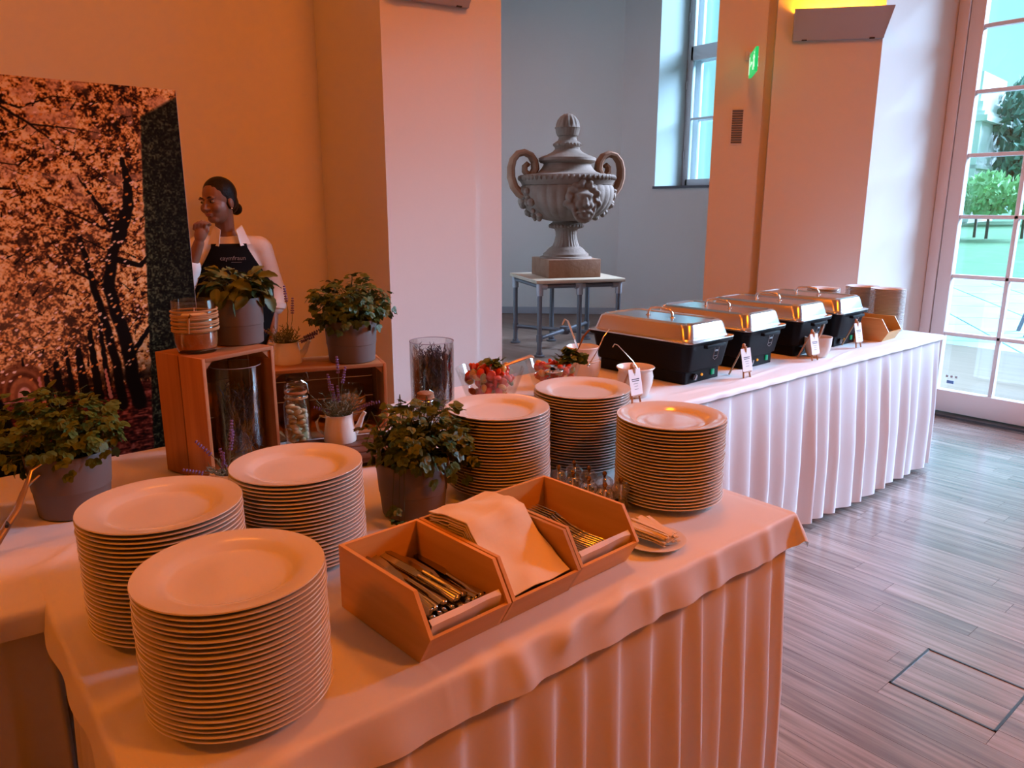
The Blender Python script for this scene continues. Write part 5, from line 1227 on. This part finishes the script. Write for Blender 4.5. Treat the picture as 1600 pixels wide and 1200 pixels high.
# hair
b = MB(); he(b, (0, .024, .040), (.079, .090, .086), RX(-.22)); he(b, (0, .062, -.012), (.064, .050, .062)); he(b, (.052, .030, .005), (.026, .045, .050)); he(b, (-.052, .030, .005), (.026, .045, .050))
me = remesh(b, .006, 3, .5); me.materials.append(m_hair); ho = link('hair', me, pr_)
b = MB(); he(b, (.0, .122, -.045), (.032, .030, .033)); b.build('hair_bun', m_hair, ho)
for s in (-1, 1):
    b = MB(); he(b, (s * .029, -.0755, .003), (.0135, .008, .0065)); e_ = b.build('eye', M('eye_white', (.35, .30, .27), .3), pr_)
    b = MB(); he(b, (s * .029 - .002, -.0815, .003), (.006, .004, .006)); b.build('iris', M('iris', (.02, .012, .008), .2), e_)
    b = MB(); b.tube([hp(s * .014, -.0865, .022), hp(s * .030, -.0875, .027), hp(s * .045, -.075, .021)], [.003, .0038, .0022], 6); b.build('eyebrow', m_hair, pr_)
b = MB(); he(b, (0, -.090, -.0555), (.019, .006, .004)); he(b, (0, -.088, -.0635), (.016, .006, .005)); b.build('lips', M('lips', (.30, .09, .07), .4), pr_)
b = MB(); he(b, (.077, .002, -.040), (.004, .004, .004)); b.build('earring', m_steel, pr_)
# shirt
b = MB(); limb(b, [(-.120, .02, 1.258), (.170, .02, 1.252)], [.060, .060]); b.ell((.025, .01, 1.16), (.155, .102, .16)); b.ell((.025, .01, 1.00), (.142, .100, .16)); b.ell((.025, .015, .87), (.172, .118, .10))
limb(b, [(.178, .022, 1.245), (.232, .037, 1.03), (.228, -.005, .94)], [.062, .058, .056]); limb(b, [(-.125, .02, 1.25), (-.205, -.068, 1.07), (-.168, -.092, 1.16)], [.062, .056, .052])
b.tube([(.030 + .062 * math.cos(a * .2618), .022 + .062 * math.sin(a * .2618), 1.292 + .012 * math.sin(a * .2618)) for a in range(25)], .014, 8)
me = remesh(b, .009, 4, .5); me.materials.append(m_shirt); so = link('shirt', me, pr_)
for s in (-1, 1):
    b = MB(); b.add([(.025 + s * .036, -.058, 1.345), (.025 + s * .066, -.010, 1.368), (.025 + s * .100, -.045, 1.275), (.025 + s * .050, -.098, 1.268), (.025 + s * .038, -.064, 1.343), (.025 + s * .070, -.014, 1.364), (.025 + s * .104, -.052, 1.272), (.025 + s * .052, -.104, 1.264)],
                    [(0, 1, 2, 3), (7, 6, 5, 4), (0, 3, 7, 4), (1, 0, 4, 5), (2, 1, 5, 6), (3, 2, 6, 7)]); b.build('collar', m_shirt, so, 30)
b = MB(); b.tube([(.232, -.002, .955), (.228, -.006, .925)], [.060, .059], 20); b.build('sleeve_cuff', m_shirt, so)
# apron: a bib that curves round the chest
def ap(u, v):
    z = 1.275 - v * .72; hw = .085 + .115 * min(1, max(0, (v - .02) / .28)) ** 1.1; a = (u - .5) * 2
    x = .022 + hw * a; dep = .116 + (.012 if v > .2 else 0) - .006 * math.cos(v * 9); y = .012 - dep * math.sqrt(max(.02, 1 - (min(1, abs(x - .022) / .215)) ** 2)) - .006
    if v < .1: y += .018 * (1 - v / .1)
    return (x, y, z)
b = MB(); b.grid(ap, 24, 36); ao = b.build('apron', m_apron, pr_, 180)
md = ao.modifiers.new('thickness', 'SOLIDIFY'); md.thickness = .004
# apron lettering, pale grey and small
fc = bpy.data.curves.new('apron_lettering', 'FONT'); fc.body = 'caymfraun'; fc.size = .030; fc.align_x = 'CENTER'; fc.extrude = .0004
fo = bpy.data.objects.new('tmp_text', fc); COL.objects.link(fo); dg = bpy.context.evaluated_depsgraph_get(); tm_ = bpy.data.meshes.new_from_object(fo.evaluated_get(dg)); bpy.data.objects.remove(fo)
tm_.materials.clear(); tm_.materials.append(M('grey_lettering', (.22, .20, .20), .7)); link('lettering', tm_, ao, (.035, -.128, 1.195), (PI / 2, 0, 0))
b = MB(); b.box((.05, -.127, 1.183), (.05, .001, .003)); b.build('lettering_line', M('grey_lettering_small', (.12, .11, .11), .7), ao, 0)
b = MB(); b.ell((.025, .015, .84), (.165, .112, .10))
for s in (-1, 1): limb(b, [(.025 + s * .085, .015, .80), (.025 + s * .09, .005, .47), (.025 + s * .09, .03, .09)], [.092, .070, .060])
me = remesh(b, .012, 3, .5); me.materials.append(m_trou); link('trousers', me, pr_)

# ------------------------------------------------------------------ outside the door
m_stone = M('pale_terrace_stone', (.25, .38, .37), .8, bump=.15, bscale=8, vary=(.31, .44, .43), vscale=1.2)
m_joint_ = M('terrace_joint', (.30, .30, .28), .9); m_grass = M('lawn', (.055, .16, .06), .95, bump=.8, bscale=6, vary=(.085, .21, .085), vscale=1.5)
b = MB(); b.box((12.2, 3.5, -.10), (12.3, 19, .10)); tr = struct(b.build('floor_terrace', m_joint_, smooth=0))
a_ = math.radians(33); ca_, sa_ = math.cos(a_), math.sin(a_); sm_ = {}
for i in range(-14, 18):
    for j in range(-14, 18):
        cx, cy = i * 1.35 + (j % 2) * .6, j * .9; X = 12 + cx * ca_ - cy * sa_; Y = 4 + cx * sa_ + cy * ca_
        if not (6.9 < X < 17.4 and .05 * X < Y < .55 * X): continue
        k = (i + 2 * j) % 3
        if k not in sm_: q = MB(); q.box((0, 0, 0), (1.328 - .004 * k, .878 - .004 * k, .06)); sm_[k] = q.mesh('slab', m_stone, 0)
        link('slab', sm_[k], tr, (X, Y, -.05 + .012 * (0)), (0, 0, a_))
b = MB(); b.box((6.35, 1.6, -.045), (.66, 3.2, .08)); b.build('step_slab', m_stone, tr, 0)
b = MB(); b.grid(lambda u, v: (18.1 + u * 70, -20 + v * 80, -.03 + .9 * u), 30, 30); o = b.build('lawn', m_grass, None, 180); o['kind'] = 'stuff'; tag(o, 'green lawn beyond the terrace', 'lawn')
b = MB(); b.grid(lambda u, v: (25.5 + u * 3.2 + 2.5 * math.sin(v * 3), -20 + v * 60, .075 + .045 * u + .012), 4, 30); struct(b.build('floor_garden_path', m_stone, None, 180))
m_vine = M('vine_leaf', (.34, .62, .30), .7, vary=(.50, .75, .42), vscale=4); m_tree = M('tree_leaf', (.08, .22, .17), .7, vary=(.14, .32, .24), vscale=3); m_bark = M('bark', (.12, .10, .09), .9)
def leaves(n, c, r, size, seed):
    rr = random.Random(seed); b = MB()
    for k in range(n):
        v = Vector((rr.gauss(0, 1), rr.gauss(0, 1), rr.gauss(0, 1))).normalized() * (.55 + .45 * rr.random() ** .5); p = Vector((c[0] + v.x * r[0], c[1] + v.y * r[1], c[2] + v.z * r[2]))
        R = Euler((rr.uniform(0, 6), rr.uniform(0, 6), rr.uniform(0, 6))).to_matrix(); s = size * rr.uniform(.6, 1.3); b.add([(-s, 0, 0), (0, -s * .5, 0), (s, 0, 0), (0, s * .5, s * .2)], [(0, 1, 2, 3)], R, p)
    return b
for k in range(7):
    x, y = 33.5 + (k % 2) * 1.2, 9.6 + k * .85
    t = thing('grape_vine', 'leafy green vine, %s of the row beyond the lawn' % ['first', 'second', 'third', 'fourth', 'fifth', 'sixth', 'seventh'][k], 'vine', (x, y, .2), 0, 'vines beyond the lawn')
    b = MB(); b.tube([(0, 0, 0), (.05, .03, .8), (0, 0, 1.3)], [.06, .05, .04], 7); b.build('trunk', m_bark, t)
    o = leaves(420, (0, 0, 1.7), (.7, .75, .85), .17, 50 + k).build('foliage', m_vine, t, 0); o['kind'] = 'stuff'
for k, (x, y, hh, rr_, lab) in enumerate([(58, 17.0, 9.0, 3.4, 'dark round tree right of the pale building'), (60, 21.0, 7.5, 3.0, 'low dark tree behind the pale building'), (52, 14.6, 5.0, 2.4, 'small dark tree before the pale building')]):
    t = thing('garden_tree', lab, 'tree', (x, y, .45), 0, 'trees in the garden')
    b = MB(); b.tube([(0, 0, 0), (.1, .1, hh * .5), (0, 0, hh * .8)], [.3, .2, .1], 8); b.build('trunk', m_bark, t)
    o = leaves(1500, (0, 0, hh * .62), (rr_, rr_, hh * .42), .38, 80 + k).build('crown', m_tree, t, 0); o['kind'] = 'stuff'
m_bld = M('pale_facade', (.88, .86, .84), .8); m_bldw = M('facade_window', (.25, .30, .34), .3)
t = thing('garden_building', 'pale classical building with cornice beyond the vines', 'building', (55, 21.6, .4), math.radians(6))
b = MB(); b.box((0, 0, 3.6), (6, 5.0, 7.2)); b.build('wall', m_bld, t, 0)
b = MB(); b.box((0, 0, 6.2), (6.7, 5.8, .35)); b.box((0, 0, 6.5), (6.4, 5.4, .25)); b.build('cornice', m_bld, t, 0)
b = MB(); b.box((0, 0, 7.7), (5.6, 4.6, 2.4)); b.build('attic', m_bld, t, 0)
b = MB(); b.box((0, 0, 3.4), (6.3, 5.3, .22)); b.build('string_course', m_bld, t, 0)
for yy in (-1.4, .2, 1.7):
    b = MB(); b.box((-3.01, yy, 1.9), (.06, .8, 1.9)); b.build('window', m_bldw, t, 0)
    b = MB(); b.box((-3.01, yy, 4.9), (.06, .7, 1.3)); b.build('window', m_bldw, t, 0)
for yy in (-2.4, 2.4):
    b = MB(); b.box((-3.05, yy, 3.1), (.2, .35, 6.0)); b.build('pilaster', m_bld, t, 0)
# folded deck chair on the terrace, cut by the picture edge
t = thing('deck_chair', 'folded blue deck chair leaning on the terrace, cut by the right edge', 'chair', (10.40, 2.62, -.02), math.radians(25))
m_dc = M('blue_canvas', (.02, .04, .09), .7)
for s in (-.25, .25):
    b = MB(); b.tube([(s, .35, 0), (s, -.05, 1.7)], .022, 8); b.build('frame_rail', M('dark_blue_frame', (.015, .03, .06), .5), t)
    b = MB(); b.tube([(s * .85, -.35, 0), (s * .85, .05, 1.2)], .02, 8); b.build('frame_rail', m_dc, t)
b = MB(); b.grid(lambda u, v: (-.23 + .46 * u, .2 - .22 * v + .05 * math.sin(PI * v), .5 + 1.15 * v), 6, 12); o = b.build('canvas', m_dc, t, 180); md = o.modifiers.new('thickness', 'SOLIDIFY'); md.thickness = .006
b = MB(); b.tube([(-.25, -.05, 1.68), (.25, -.05, 1.68)], .02, 8); b.build('top_bar', m_dc, t)
